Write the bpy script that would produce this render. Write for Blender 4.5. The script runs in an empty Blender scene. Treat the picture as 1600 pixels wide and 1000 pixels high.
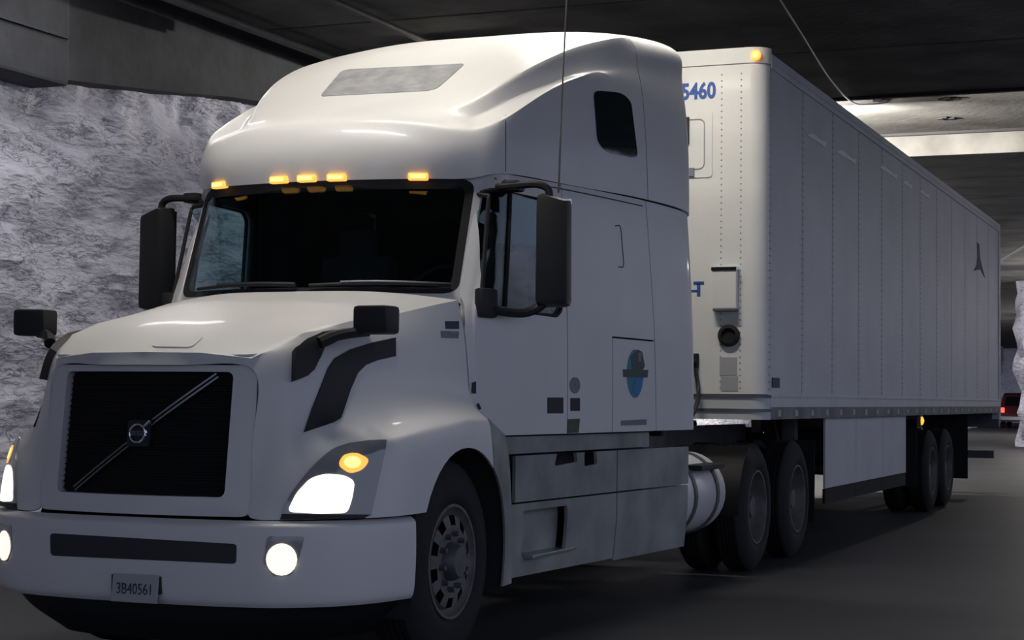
import bpy, bmesh, math, random
from mathutils import Vector, Matrix, noise
from mathutils.bvhtree import BVHTree
from mathutils.geometry import delaunay_2d_cdt
random.seed(7)
scene = bpy.context.scene
COL = scene.collection

# ------------------------------------------------------------------ camera
# axes: X across the truck (its left side is +X), Y towards the trailer's rear, Z up
FPX = 2771.678
_vy = Vector((1140.0, 134.0, FPX)).normalized()
_vx = -Vector((-6745.0, 53.0, FPX)).normalized()
_vz = _vx.cross(_vy).normalized()
CAM = Vector((4.7627, -7.6486, 1.3487))
RIGHT = Vector((_vx[0], _vy[0], _vz[0]))
DOWN = Vector((_vx[1], _vy[1], _vz[1]))
FWD = Vector((_vx[2], _vy[2], _vz[2]))
cam_data = bpy.data.cameras.new('camera')
cam_data.sensor_width = 36.0
cam_data.lens = FPX / 1600 * 36.0
cam_data.clip_end = 500
cam = bpy.data.objects.new('camera', cam_data)
COL.objects.link(cam)
M = Matrix.Identity(4)
for i in range(3):
    M[i][0], M[i][1], M[i][2], M[i][3] = RIGHT[i], -DOWN[i], -FWD[i], CAM[i]
cam.matrix_world = M
scene.camera = cam

# ------------------------------------------------------------------ world, exposure
world = bpy.data.worlds.new('world')
scene.world = world
world.use_nodes = True
bg = world.node_tree.nodes['Background']
bg.inputs[0].default_value = (0.60, 0.67, 0.90, 1)
bg.inputs[1].default_value = 0.74
scene.view_settings.view_transform = 'Standard'
scene.view_settings.look = 'None'
scene.view_settings.gamma = 1.0
scene.view_settings.use_curve_mapping = False
scene.view_settings.exposure = 0.0

# ------------------------------------------------------------------ materials
MATS = {}
def mat(name, col, rough=0.5, metal=0.0, spec=0.5, coat=0.0, var=0.0, vscale=6.0, bump=0.0, bscale=40.0,
        emit=None, estr=0.0, trans=0.0, alpha=1.0, ior=1.45):
    m = bpy.data.materials.new(name)
    m.use_nodes = True
    nt = m.node_tree
    b = nt.nodes['Principled BSDF']
    b.inputs['Base Color'].default_value = (*col, 1)
    b.inputs['Roughness'].default_value = rough
    b.inputs['Metallic'].default_value = metal
    b.inputs['Specular IOR Level'].default_value = spec
    b.inputs['Coat Weight'].default_value = coat
    b.inputs['Coat Roughness'].default_value = 0.08
    b.inputs['Transmission Weight'].default_value = trans
    b.inputs['IOR'].default_value = ior
    b.inputs['Alpha'].default_value = alpha
    if emit:
        b.inputs['Emission Color'].default_value = (*emit, 1)
        b.inputs['Emission Strength'].default_value = estr
    tc = nt.nodes.new('ShaderNodeTexCoord')
    if var > 0:
        n = nt.nodes.new('ShaderNodeTexNoise')
        n.inputs['Scale'].default_value = vscale
        n.inputs['Detail'].default_value = 6
        nt.links.new(tc.outputs['Object'], n.inputs['Vector'])
        r = nt.nodes.new('ShaderNodeMapRange')
        r.inputs['From Min'].default_value = 0.3; r.inputs['From Max'].default_value = 0.7
        r.inputs['To Min'].default_value = 1 - var; r.inputs['To Max'].default_value = 1 + var * 0.3
        nt.links.new(n.outputs['Fac'], r.inputs['Value'])
        mx = nt.nodes.new('ShaderNodeMix'); mx.data_type = 'RGBA'; mx.blend_type = 'MULTIPLY'
        mx.inputs[0].default_value = 1
        mx.inputs[6].default_value = (*col, 1)
        nt.links.new(r.outputs['Result'], mx.inputs[7])
        nt.links.new(mx.outputs[2], b.inputs['Base Color'])
    if bump > 0:
        n2 = nt.nodes.new('ShaderNodeTexNoise')
        n2.inputs['Scale'].default_value = bscale
        n2.inputs['Detail'].default_value = 5
        nt.links.new(tc.outputs['Object'], n2.inputs['Vector'])
        bp = nt.nodes.new('ShaderNodeBump')
        bp.inputs['Strength'].default_value = bump
        bp.inputs['Distance'].default_value = 0.02
        nt.links.new(n2.outputs['Fac'], bp.inputs['Height'])
        nt.links.new(bp.outputs['Normal'], b.inputs['Normal'])
    MATS[name] = m
    return m

mat('paint', (0.72, 0.72, 0.73), 0.42, coat=0.12, var=0.05, vscale=2.0)
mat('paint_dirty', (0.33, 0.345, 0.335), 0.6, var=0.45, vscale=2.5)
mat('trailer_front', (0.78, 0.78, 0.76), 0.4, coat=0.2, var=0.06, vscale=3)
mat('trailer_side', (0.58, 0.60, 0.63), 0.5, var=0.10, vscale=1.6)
mat('aluminium', (0.45, 0.46, 0.48), 0.38, metal=0.9, var=0.15)
mat('steel_dirty', (0.16, 0.16, 0.17), 0.55, metal=0.5, var=0.3)
mat('rim', (0.17, 0.17, 0.165), 0.6, metal=0.25, var=0.35, vscale=12)
mat('rubber', (0.014, 0.014, 0.016), 0.8, var=0.3, vscale=9)
mat('plastic', (0.014, 0.015, 0.018), 0.55, bump=0.05, bscale=300)
mat('seal', (0.012, 0.012, 0.014), 0.6)
mat('gap', (0.035, 0.036, 0.045), 0.8)
mat('liner', (0.03, 0.03, 0.035), 0.9)
mat('grille', (0.014, 0.014, 0.016), 0.85, spec=0.2)
mat('intake', (0.034, 0.036, 0.040), 0.7)
mat('chrome', (0.62, 0.63, 0.66), 0.18, metal=1.0)
mat('dull_chrome', (0.17, 0.175, 0.19), 0.3, metal=1.0)
def glass_material(name, tint):
    m = bpy.data.materials.new(name); m.use_nodes = True
    nt = m.node_tree; nt.nodes.remove(nt.nodes['Principled BSDF'])
    t = nt.nodes.new('ShaderNodeBsdfTransparent'); t.inputs[0].default_value = (*tint, 1)
    g = nt.nodes.new('ShaderNodeBsdfGlossy'); g.inputs['Roughness'].default_value = 0.03; g.inputs[0].default_value = (0.8, 0.85, 0.9, 1)
    lw = nt.nodes.new('ShaderNodeLayerWeight'); lw.inputs[0].default_value = 0.5
    pw = nt.nodes.new('ShaderNodeMath'); pw.operation = 'POWER'; pw.inputs[1].default_value = 5
    nt.links.new(lw.outputs['Facing'], pw.inputs[0])
    f = nt.nodes.new('ShaderNodeMath'); f.operation = 'MULTIPLY_ADD'; f.inputs[1].default_value = 0.9; f.inputs[2].default_value = 0.05
    nt.links.new(pw.outputs[0], f.inputs[0])
    mx = nt.nodes.new('ShaderNodeMixShader')
    nt.links.new(f.outputs[0], mx.inputs[0]); nt.links.new(t.outputs[0], mx.inputs[1]); nt.links.new(g.outputs[0], mx.inputs[2])
    nt.links.new(mx.outputs[0], nt.nodes['Material Output'].inputs['Surface'])
    MATS[name] = m
glass_material('glass', (0.78, 0.89, 0.91))
mat('sky_glass', (0.42, 0.43, 0.46), 0.25, var=0.3, vscale=9)
mat('dark_glass', (0.012, 0.020, 0.022), 0.05)
mat('lens', (0.24, 0.25, 0.27), 0.08, coat=1.0, spec=0.8)
mat('beam', (1, 0.95, 0.85), 0.3, emit=(1.0, 0.93, 0.78), estr=1.3)
mat('fog', (1, 0.9, 0.75), 0.3, emit=(1.0, 0.84, 0.64), estr=1.3)
mat('amber', (1, 0.5, 0.1), 0.3, emit=(1.0, 0.42, 0.07), estr=1.3)
mat('amber_core', (1, 0.6, 0.2), 0.3, emit=(1.0, 0.66, 0.24), estr=1.5)
mat('amber_dim', (1, 0.55, 0.05), 0.3, emit=(1.0, 0.52, 0.03), estr=1.3)
mat('red_lamp', (0.8, 0.05, 0.04), 0.3, emit=(1.0, 0.12, 0.08), estr=1.6)
mat('car_paint', (0.10, 0.02, 0.03), 0.25, coat=0.6)
mat('blue', (0.03, 0.10, 0.38), 0.5)
mat('teal', (0.02, 0.22, 0.34), 0.5)
mat('emblem_blue', (0.01, 0.20, 0.50), 0.5)
mat('emblem_dark', (0.03, 0.05, 0.06), 0.5)
mat('sticker_navy', (0.03, 0.04, 0.09), 0.6)
mat('sticker_black', (0.02, 0.02, 0.03), 0.6)
mat('sticker_green', (0.07, 0.11, 0.05), 0.6, var=0.4, vscale=40)
mat('sticker_grey', (0.22, 0.23, 0.27), 0.6, var=0.3, vscale=60)
mat('sticker_pale', (0.40, 0.41, 0.42), 0.5)
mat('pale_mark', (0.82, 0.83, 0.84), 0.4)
mat('rail_dirt', (0.24, 0.23, 0.24), 0.7, var=0.4, vscale=4)
mat('scuff', (0.14, 0.14, 0.17), 0.8)
mat('lamp_white', (1, 1, 1), 0.4, emit=(1.0, 0.90, 0.74), estr=14.0)
mat('concrete', (0.20, 0.195, 0.185), 0.9, var=0.55, vscale=1.1, bump=0.4, bscale=9)
mat('concrete_beam', (0.05, 0.054, 0.064), 0.9, var=0.5, vscale=1.6, bump=0.4, bscale=7)
mat('seat', (0.04, 0.04, 0.045), 0.8)
mat('duct', (0.17, 0.17, 0.18), 0.6, var=0.2)

def rock_material():
    m = bpy.data.materials.new('whitewashed_rock'); m.use_nodes = True
    nt = m.node_tree; b = nt.nodes['Principled BSDF']; b.inputs['Roughness'].default_value = 0.85
    tc = nt.nodes.new('ShaderNodeTexCoord')
    mp = nt.nodes.new('ShaderNodeMapping'); mp.inputs['Scale'].default_value = (1, 0.8, 2.4)
    mp.inputs['Rotation'].default_value = (0.25, 0, 0)
    nt.links.new(tc.outputs['Object'], mp.inputs['Vector'])
    n = nt.nodes.new('ShaderNodeTexNoise'); n.inputs['Scale'].default_value = 3.4; n.inputs['Detail'].default_value = 8
    n.inputs['Roughness'].default_value = 0.65; n.inputs['Distortion'].default_value = 0.9
    nt.links.new(mp.outputs['Vector'], n.inputs['Vector'])
    # thin dark veins where the noise crosses its middle value
    s = nt.nodes.new('ShaderNodeMath'); s.operation = 'SUBTRACT'; s.inputs[1].default_value = 0.5
    nt.links.new(n.outputs['Fac'], s.inputs[0])
    a = nt.nodes.new('ShaderNodeMath'); a.operation = 'ABSOLUTE'; nt.links.new(s.outputs[0], a.inputs[0])
    n2 = nt.nodes.new('ShaderNodeTexNoise'); n2.inputs['Scale'].default_value = 1.3; n2.inputs['Detail'].default_value = 3
    nt.links.new(mp.outputs['Vector'], n2.inputs['Vector'])
    r2 = nt.nodes.new('ShaderNodeMapRange'); r2.inputs[1].default_value = 0.36; r2.inputs[2].default_value = 0.58
    r2.inputs[3].default_value = 0.0; r2.inputs[4].default_value = 0.9
    nt.links.new(n2.outputs['Fac'], r2.inputs[0])
    r = nt.nodes.new('ShaderNodeMapRange'); r.inputs[1].default_value = 0.0; r.inputs[2].default_value = 0.026
    r.inputs[3].default_value = 1.0; r.inputs[4].default_value = 0.0
    nt.links.new(a.outputs[0], r.inputs[0])
    mu = nt.nodes.new('ShaderNodeMath'); mu.operation = 'MULTIPLY'
    nt.links.new(r.outputs[0], mu.inputs[0]); nt.links.new(r2.outputs[0], mu.inputs[1])
    n3 = nt.nodes.new('ShaderNodeTexNoise'); n3.inputs['Scale'].default_value = 1.0; n3.inputs['Detail'].default_value = 5
    nt.links.new(tc.outputs['Object'], n3.inputs['Vector'])
    cr = nt.nodes.new('ShaderNodeValToRGB')
    cr.color_ramp.elements[0].position = 0.3; cr.color_ramp.elements[0].color = (0.68, 0.68, 0.82, 1)
    cr.color_ramp.elements[1].position = 0.7; cr.color_ramp.elements[1].color = (0.86, 0.86, 0.98, 1)
    nt.links.new(n3.outputs['Fac'], cr.inputs[0])
    mx = nt.nodes.new('ShaderNodeMix'); mx.data_type = 'RGBA'
    nt.links.new(mu.outputs[0], mx.inputs[0]); nt.links.new(cr.outputs[0], mx.inputs[6])
    mx.inputs[7].default_value = (0.10, 0.10, 0.13, 1)
    nt.links.new(mx.outputs[2], b.inputs['Base Color'])
    bp = nt.nodes.new('ShaderNodeBump'); bp.inputs['Strength'].default_value = 0.8; bp.inputs['Distance'].default_value = 0.07
    n4 = nt.nodes.new('ShaderNodeTexNoise'); n4.inputs['Scale'].default_value = 7; n4.inputs['Detail'].default_value = 6
    nt.links.new(mp.outputs['Vector'], n4.inputs['Vector'])
    nt.links.new(n4.outputs['Fac'], bp.inputs['Height']); nt.links.new(bp.outputs['Normal'], b.inputs['Normal'])
    MATS['rock'] = m
rock_material()

def road_material():
    m = bpy.data.materials.new('asphalt'); m.use_nodes = True
    nt = m.node_tree; b = nt.nodes['Principled BSDF']
    tc = nt.nodes.new('ShaderNodeTexCoord')
    n = nt.nodes.new('ShaderNodeTexNoise'); n.inputs['Scale'].default_value = 0.5; n.inputs['Detail'].default_value = 7
    nt.links.new(tc.outputs['Object'], n.inputs['Vector'])
    cr = nt.nodes.new('ShaderNodeValToRGB')
    cr.color_ramp.elements[0].position = 0.3; cr.color_ramp.elements[0].color = (0.022, 0.024, 0.029, 1)
    cr.color_ramp.elements[1].position = 0.75; cr.color_ramp.elements[1].color = (0.046, 0.049, 0.058, 1)
    nt.links.new(n.outputs['Fac'], cr.inputs[0]); nt.links.new(cr.outputs[0], b.inputs['Base Color'])
    b.inputs['Roughness'].default_value = 0.6
    n2 = nt.nodes.new('ShaderNodeTexNoise'); n2.inputs['Scale'].default_value = 60; n2.inputs['Detail'].default_value = 4
    nt.links.new(tc.outputs['Object'], n2.inputs['Vector'])
    bp = nt.nodes.new('ShaderNodeBump'); bp.inputs['Strength'].default_value = 0.25; bp.inputs['Distance'].default_value = 0.006
    nt.links.new(n2.outputs['Fac'], bp.inputs['Height']); nt.links.new(bp.outputs['Normal'], b.inputs['Normal'])
    MATS['asphalt'] = m
road_material()

# ------------------------------------------------------------------ helpers
def link(name, me, m, parent=None, smooth=False):
    o = bpy.data.objects.new(name, me)
    COL.objects.link(o)
    if m is not None and len(me.materials) == 0:
        me.materials.append(MATS[m])
    if smooth:
        me.polygons.foreach_set('use_smooth', [True] * len(me.polygons))
        try: me.set_sharp_from_angle(angle=math.radians(38))
        except Exception: pass
    if parent is not None: o.parent = parent
    return o

def build(name, V, F, m, parent=None, smooth=False):
    me = bpy.data.meshes.new(name)
    me.from_pydata([tuple(v) for v in V], [], F)
    bm = bmesh.new(); bm.from_mesh(me)
    bmesh.ops.recalc_face_normals(bm, faces=bm.faces[:])
    bm.to_mesh(me); bm.free()
    return link(name, me, m, parent, smooth)

def from_bm(name, bm, m, parent=None, smooth=False, recalc=True):
    if recalc: bmesh.ops.recalc_face_normals(bm, faces=bm.faces[:])
    me = bpy.data.meshes.new(name)
    bm.to_mesh(me); bm.free()
    return link(name, me, m, parent, smooth)

def empty(name, loc, label, cat, group=None):
    o = bpy.data.objects.new(name, None)
    o.empty_display_size = 0.2
    COL.objects.link(o); o.location = loc
    tag(o, label, cat, group)
    return o

def tag(o, label=None, cat=None, group=None, kind=None):
    if label: o['label'] = label
    if cat: o['category'] = cat
    if group: o['group'] = group
    if kind: o['kind'] = kind
    return o

def bm_box(bm, lo, hi, bev=0.0):
    lo = Vector(lo); hi = Vector(hi)
    c = (lo + hi) / 2; s = hi - lo
    r = bmesh.ops.create_cube(bm, size=1.0, matrix=Matrix.Translation(c) @ Matrix.Diagonal((s.x, s.y, s.z, 1)))
    if bev > 0:
        es = list({e for v in r['verts'] for e in v.link_edges})
        bmesh.ops.bevel(bm, geom=es, offset=bev, segments=2, profile=0.6, affect='EDGES')

def box(name, lo, hi, m, parent=None, bev=0.004, smooth=False):
    bm = bmesh.new(); bm_box(bm, lo, hi, bev)
    return from_bm(name, bm, m, parent, smooth)

def bm_tube(bm, pts, r, seg=10, closed=False, caps=True):
    pts = [Vector(p) for p in pts]
    rings = []
    n = len(pts)
    up = Vector((0.13, 0.31, 0.94)).normalized()
    for i, p in enumerate(pts):
        if closed: t = pts[(i + 1) % n] - pts[i - 1]
        else: t = (pts[min(i + 1, n - 1)] - pts[max(i - 1, 0)])
        t.normalize()
        a = t.cross(up)
        if a.length < 1e-3: a = t.cross(Vector((1, 0, 0)))
        a.normalize(); b = t.cross(a)
        rr = r[i] if isinstance(r, (list, tuple)) else r
        rings.append([bm.verts.new(p + (a * math.cos(k * 2 * math.pi / seg) + b * math.sin(k * 2 * math.pi / seg)) * rr) for k in range(seg)])
    for i in range(n if closed else n - 1):
        A, B = rings[i], rings[(i + 1) % n]
        for k in range(seg):
            bm.faces.new((A[k], A[(k + 1) % seg], B[(k + 1) % seg], B[k]))
    if caps and not closed:
        bm.faces.new(rings[0]); bm.faces.new(rings[-1][::-1])

def tube(name, pts, r, m, parent=None, seg=10, closed=False):
    bm = bmesh.new(); bm_tube(bm, pts, r, seg, closed)
    return from_bm(name, bm, m, parent, True)

def cr1(P, t):
    n = len(P) - 1
    i = min(int(math.floor(t)), n - 1); u = t - i
    p1, p2 = P[i], P[i + 1]
    p0 = P[i - 1] if i > 0 else p1 * 2 - p2
    p3 = P[i + 2] if i + 2 <= n else p2 * 2 - p1
    return 0.5 * ((2 * p1) + (p2 - p0) * u + (2 * p0 - 5 * p1 + 4 * p2 - p3) * u * u + (3 * p1 - p0 - 3 * p2 + p3) * u ** 3)

def smooth_path(pts, k=6):
    P = [Vector(p) for p in pts]
    return [cr1(P, i / k) for i in range((len(P) - 1) * k + 1)]

def crgrid(rows, ku=6, kv=6):
    """interpolating grid through control rows -> (verts, faces)"""
    R = [smooth_path(r, ku) for r in rows]
    w = len(R[0])
    cols = [smooth_path([R[j][i] for j in range(len(R))], kv) for i in range(w)]
    h = len(cols[0])
    V = [cols[i][j] for j in range(h) for i in range(w)]
    F = [(j * w + i, j * w + i + 1, (j + 1) * w + i + 1, (j + 1) * w + i) for j in range(h - 1) for i in range(w - 1)]
    return V, F

def mirror_vf(V, F):
    return [Vector((-v[0], v[1], v[2])) for v in V], [tuple(reversed(f)) for f in F]

class Cage:
    """half cage (x >= 0) mirrored and grown with a fitted subdivision surface"""
    def __init__(s): s.V = []; s.F = []; s.C = {}
    def v(s, p): s.V.append(Vector(p)); return len(s.V) - 1
    def f(s, *a): s.F.append(tuple(a))
    def crease(s, ids, w):
        for a, b in zip(ids[:-1], ids[1:]): s.C[(a, b)] = w
    def grow(s, levels=3, fit=3):
        V = list(s.V); F = list(s.F); C = dict(s.C)
        mp = {}
        for i, p in enumerate(s.V):
            if abs(p.x) < 1e-6: mp[i] = i
            else: mp[i] = len(V); V.append(Vector((-p.x, p.y, p.z)))
        F += [tuple(mp[i] for i in reversed(f)) for f in s.F]
        for (a, b), w in list(C.items()): C[(mp[a], mp[b])] = w
        me = bpy.data.meshes.new('cage'); me.from_pydata([tuple(p) for p in V], [], F); me.update()
        att = me.attributes.new('crease_edge', 'FLOAT', 'EDGE')
        lut = {tuple(sorted(k)): w for k, w in C.items()}
        for e in me.edges:
            att.data[e.index].value = lut.get(tuple(sorted(e.vertices)), 0.0)
        ob = bpy.data.objects.new('cage', me); COL.objects.link(ob)
        md = ob.modifiers.new('s', 'SUBSURF'); md.levels = levels; md.render_levels = levels
        n = len(V); cur = [p.copy() for p in V]
        for it in range(fit):
            dg = bpy.context.evaluated_depsgraph_get(); ev = ob.evaluated_get(dg).to_mesh()
            lim = [ev.vertices[i].co.copy() for i in range(n)]
            ob.evaluated_get(dg).to_mesh_clear()
            for i in range(n): cur[i] += (V[i] - lim[i]) * 0.85
            for i in range(n): me.vertices[i].co = cur[i]
            me.update(); ob.update_tag(); bpy.context.view_layer.update()
        dg = bpy.context.evaluated_depsgraph_get()
        out = bpy.data.meshes.new_from_object(ob.evaluated_get(dg))
        bpy.data.objects.remove(ob); bpy.data.meshes.remove(me)
        v2 = [v.co.copy() for v in out.vertices]; f2 = [tuple(p.vertices) for p in out.polygons]
        bpy.data.meshes.remove(out)
        return v2, f2

def split(V, F, cuts, classify, gap=0.005):
    """cut a surface by plane pairs and sort its faces into named pieces -> {name: (V, F)}"""
    bm = bmesh.new()
    vs = [bm.verts.new(v) for v in V]
    for f in F:
        try: bm.faces.new([vs[i] for i in f])
        except ValueError: pass
    for co, no in cuts:
        no = Vector(no).normalized()
        for s in (-1, 1):
            bmesh.ops.bisect_plane(bm, geom=bm.verts[:] + bm.edges[:] + bm.faces[:], dist=1e-5,
                                   plane_co=Vector(co) + no * gap * s, plane_no=no)
    out = {}
    for f in bm.faces:
        c = f.calc_center_median()
        if any(abs((c - Vector(co)).dot(Vector(no).normalized())) < gap * 0.99 and lim(c) for (co, no), lim in zip(cuts, classify.limits)):
            continue
        k = classify(c)
        if k is None: continue
        out.setdefault(k, []).append([v.co.copy() for v in f.verts])
    bm.free()
    res = {}
    for k, polys in out.items():
        lut = {}; VV = []; FF = []
        for poly in polys:
            ids = []
            for p in poly:
                key = (round(p.x, 5), round(p.y, 5), round(p.z, 5))
                if key not in lut: lut[key] = len(VV); VV.append(p)
                ids.append(lut[key])
            if len(set(ids)) >= 3: FF.append(tuple(dict.fromkeys(ids)))
        res[k] = (VV, FF)
    return res

def shell(name, V, F, m, parent, thick=0.012, inward=True, orient=None):
    """surface with thickness, outer face where V lies"""
    bm = bmesh.new(); vs = [bm.verts.new(v) for v in V]
    for f in F:
        try: bm.faces.new([vs[i] for i in f])
        except ValueError: pass
    bmesh.ops.recalc_face_normals(bm, faces=bm.faces[:])
    bm.normal_update()
    c = Vector((0, 1.8, 2.0)) if orient is None else Vector(orient)
    s = sum((f.calc_center_median() - c).dot(f.normal) * f.calc_area() for f in bm.faces)
    if s < 0: bmesh.ops.reverse_faces(bm, faces=bm.faces[:])
    bm.normal_update()
    outer = bm.faces[:]
    nrm = {v: v.normal.copy() for v in bm.verts}
    inner = {v: bm.verts.new(v.co - nrm[v] * thick) for v in list(bm.verts)}
    bnd = [e for e in bm.edges if e.is_boundary]
    for e in bnd:
        f = e.link_faces[0]
        for l in f.loops:
            if l.edge == e:
                a, b = l.vert, l.link_loop_next.vert
                bm.faces.new((b, a, inner[a], inner[b])); break
    for f in outer: bm.faces.new([inner[v] for v in reversed(f.verts)])
    return from_bm(name, bm, m, parent, True, recalc=False)

def ray_px(x, y):
    return (RIGHT * (x - 800) + DOWN * (y - 500) + FWD * FPX).normalized()

def bvh_of(*vf):
    V = []; F = []
    for v, f in vf:
        o = len(V); V += [Vector(p) for p in v]; F += [tuple(i + o for i in g) for g in f]
    return BVHTree.FromPolygons(V, F)

def on_surf(bvh, x, y):
    d = ray_px(x, y)
    h = bvh.ray_cast(CAM, d)
    if h[0] is None:
        # nearest surface point along the sight line
        best = None
        for k in range(60):
            p = CAM + d * (7 + k * 0.15)
            q = bvh.find_nearest(p)
            if best is None or q[3] < best[3]: best = q
        h = best
    n = h[1]
    if n.dot(d) > 0: n = -n
    return h[0], n

def fill_poly(poly, step):
    """triangulate a 2D outline with inner points"""
    P = []
    n = len(poly)
    for i in range(n):
        a = Vector(poly[i][:2]); b = Vector(poly[(i + 1) % n][:2])
        k = max(1, int((b - a).length / step))
        for j in range(k): P.append(a.lerp(b, j / k))
    nb = len(P)
    xs = [p.x for p in P]; ys = [p.y for p in P]
    def inside(q):
        c = False; j = nb - 1
        for i in range(nb):
            if (P[i].y > q.y) != (P[j].y > q.y) and q.x < (P[j].x - P[i].x) * (q.y - P[i].y) / (P[j].y - P[i].y) + P[i].x: c = not c
            j = i
        return c
    inner = []
    y = min(ys) + step * 0.6
    while y < max(ys):
        x = min(xs) + step * 0.6
        while x < max(xs):
            q = Vector((x, y))
            if inside(q) and min((q - p).length for p in P) > step * 0.45: inner.append(q)
            x += step
        y += step
    vv, ee, ff, *_ = delaunay_2d_cdt(P + inner, [(i, (i + 1) % nb) for i in range(nb)], [list(range(nb))], 1, 1e-4)
    return vv, ff

def patch(name, poly, bvh, m, parent, lift=0.003, depth=0.006, step=8, mirror=False, smooth=True, both=None):
    """a thin plate with the given outline lying on a surface (the outline is found on the surface by sight line)"""
    vv, ff = fill_poly(poly, step)
    pts = [on_surf(bvh, p.x, p.y) for p in vv]
    top = [p + n * lift for p, n in pts]; bot = [p + n * (lift - depth) for p, n in pts]
    return plate(name, top, bot, ff, m, parent, mirror, smooth)

def plate(name, top, bot, ff, m, parent, mirror=False, smooth=True):
    sx = -1 if mirror else 1
    bm = bmesh.new()
    T = [bm.verts.new((p.x * sx, p.y, p.z)) for p in top]; B = [bm.verts.new((p.x * sx, p.y, p.z)) for p in bot]
    cnt = {}
    for f in ff:
        for a, b in zip(f, f[1:] + f[:1]): cnt[tuple(sorted((a, b)))] = cnt.get(tuple(sorted((a, b))), 0) + 1
    for f in ff:
        bm.faces.new([T[i] for i in f]); bm.faces.new([B[i] for i in reversed(f)])
        for a, b in zip(f, f[1:] + f[:1]):
            if cnt[tuple(sorted((a, b)))] == 1: bm.faces.new((T[b], T[a], B[a], B[b]))
    return from_bm(name, bm, m, parent, smooth)

def ribbon(name, pix, bvh, w, m, parent, lift=0.003, mirror=False, k=5):
    """narrow strip on a surface along a sighted line; w in metres"""
    pp = smooth_path([(p[0], p[1], 0) for p in pix], k) if len(pix) > 2 else [Vector((*pix[0], 0)).lerp(Vector((*pix[1], 0)), i / 8) for i in range(9)]
    pts = [on_surf(bvh, p.x, p.y) for p in pp]
    sx = -1 if mirror else 1
    bm = bmesh.new(); rows = []
    n = len(pts)
    for i, (p, nn) in enumerate(pts):
        t = pts[min(i + 1, n - 1)][0] - pts[max(i - 1, 0)][0]
        s = t.cross(nn).normalized() * w / 2
        rows.append([bm.verts.new(((q).x * sx, q.y, q.z)) for q in (p - s - nn * 0.004, p - s + nn * lift, p + s + nn * lift, p + s - nn * 0.004)])
    for A, B in zip(rows[:-1], rows[1:]):
        for k2 in range(4): bm.faces.new((A[k2], A[(k2 + 1) % 4], B[(k2 + 1) % 4], B[k2]))
    bm.faces.new(rows[0]); bm.faces.new(rows[-1][::-1])
    return from_bm(name, bm, m, parent)

def rounded(poly, r, k=4):
    """round the corners of a 2D polygon"""
    out = []
    n = len(poly)
    for i in range(n):
        a, b, c = Vector(poly[i - 1]), Vector(poly[i]), Vector(poly[(i + 1) % n])
        u = (a - b); v = (c - b)
        rr = min(r, u.length * 0.45, v.length * 0.45)
        p = b + u.normalized() * rr; q = b + v.normalized() * rr
        for j in range(k + 1):
            t = j / k
            out.append((p * (1 - t) ** 2 + b * 2 * t * (1 - t) + q * t * t)[:])
    return out

def lathe(bm, prof, axis='X', seg=40, c=(0, 0, 0), skip=None):
    """revolve (axial, radius) pairs about the X axis"""
    c = Vector(c); rings = []
    for a, r in prof:
        rings.append([bm.verts.new(c + Vector((a, r * math.cos(k * 2 * math.pi / seg), r * math.sin(k * 2 * math.pi / seg)))) for k in range(seg)])
    for i in range(len(prof) - 1):
        for k in range(seg):
            if skip and skip(i, k): continue
            bm.faces.new((rings[i][k], rings[i][(k + 1) % seg], rings[i + 1][(k + 1) % seg], rings[i + 1][k]))
    return rings

def text_obj(name, body, size, loc, m, parent, sx=1.0, bold=0.0, rot=(math.pi / 2, 0, 0), depth=0.002, align='LEFT'):
    cu = bpy.data.curves.new(name, 'FONT'); cu.body = body; cu.size = size; cu.extrude = depth; cu.offset = bold
    cu.align_x = align; cu.resolution_u = 3
    o = bpy.data.objects.new(name, cu); COL.objects.link(o)
    dg = bpy.context.evaluated_depsgraph_get()
    me = bpy.data.meshes.new_from_object(o.evaluated_get(dg))
    bpy.data.objects.remove(o); bpy.data.curves.remove(cu)
    from mathutils import Euler
    me.transform(Matrix.Translation(Vector(loc)) @ Euler(rot).to_matrix().to_4x4() @ Matrix.Diagonal((sx, 1, 1, 1)))
    me.materials.clear()
    return link(name, me, m, parent)

def boolean_cut(o, V, F):
    me = bpy.data.meshes.new('cutter'); me.from_pydata([tuple(v) for v in V], [], F)
    bm = bmesh.new(); bm.from_mesh(me); bmesh.ops.recalc_face_normals(bm, faces=bm.faces[:]); bm.to_mesh(me); bm.free()
    c = bpy.data.objects.new('cutter', me); COL.objects.link(c)
    md = o.modifiers.new('b', 'BOOLEAN'); md.operation = 'DIFFERENCE'; md.object = c; md.solver = 'EXACT'
    bpy.context.view_layer.update()
    dg = bpy.context.evaluated_depsgraph_get(); dg.update()
    new = bpy.data.meshes.new_from_object(o.evaluated_get(dg))
    old = o.data
    o.modifiers.clear(); o.data = new; new.name = old.name
    bpy.data.objects.remove(c); bpy.data.meshes.remove(me)
    try: new.set_sharp_from_angle(angle=math.radians(38))
    except Exception: pass

def prism_x(poly, x0, x1):
    n = len(poly)
    V = [(x0, p[0], p[1]) for p in poly] + [(x1, p[0], p[1]) for p in poly]
    F = [tuple(range(n)), tuple(range(2 * n - 1, n - 1, -1))] + [(i, (i + 1) % n, n + (i + 1) % n, n + i) for i in range(n)]
    return V, F

# ================================================================== the setting
def structure(o): o['kind'] = 'structure'; return o
structure(build('floor', [(-60, -90, 0), (90, -90, 0), (90, 140, 0), (-60, 140, 0)], [(0, 1, 2, 3)], 'asphalt'))

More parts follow.
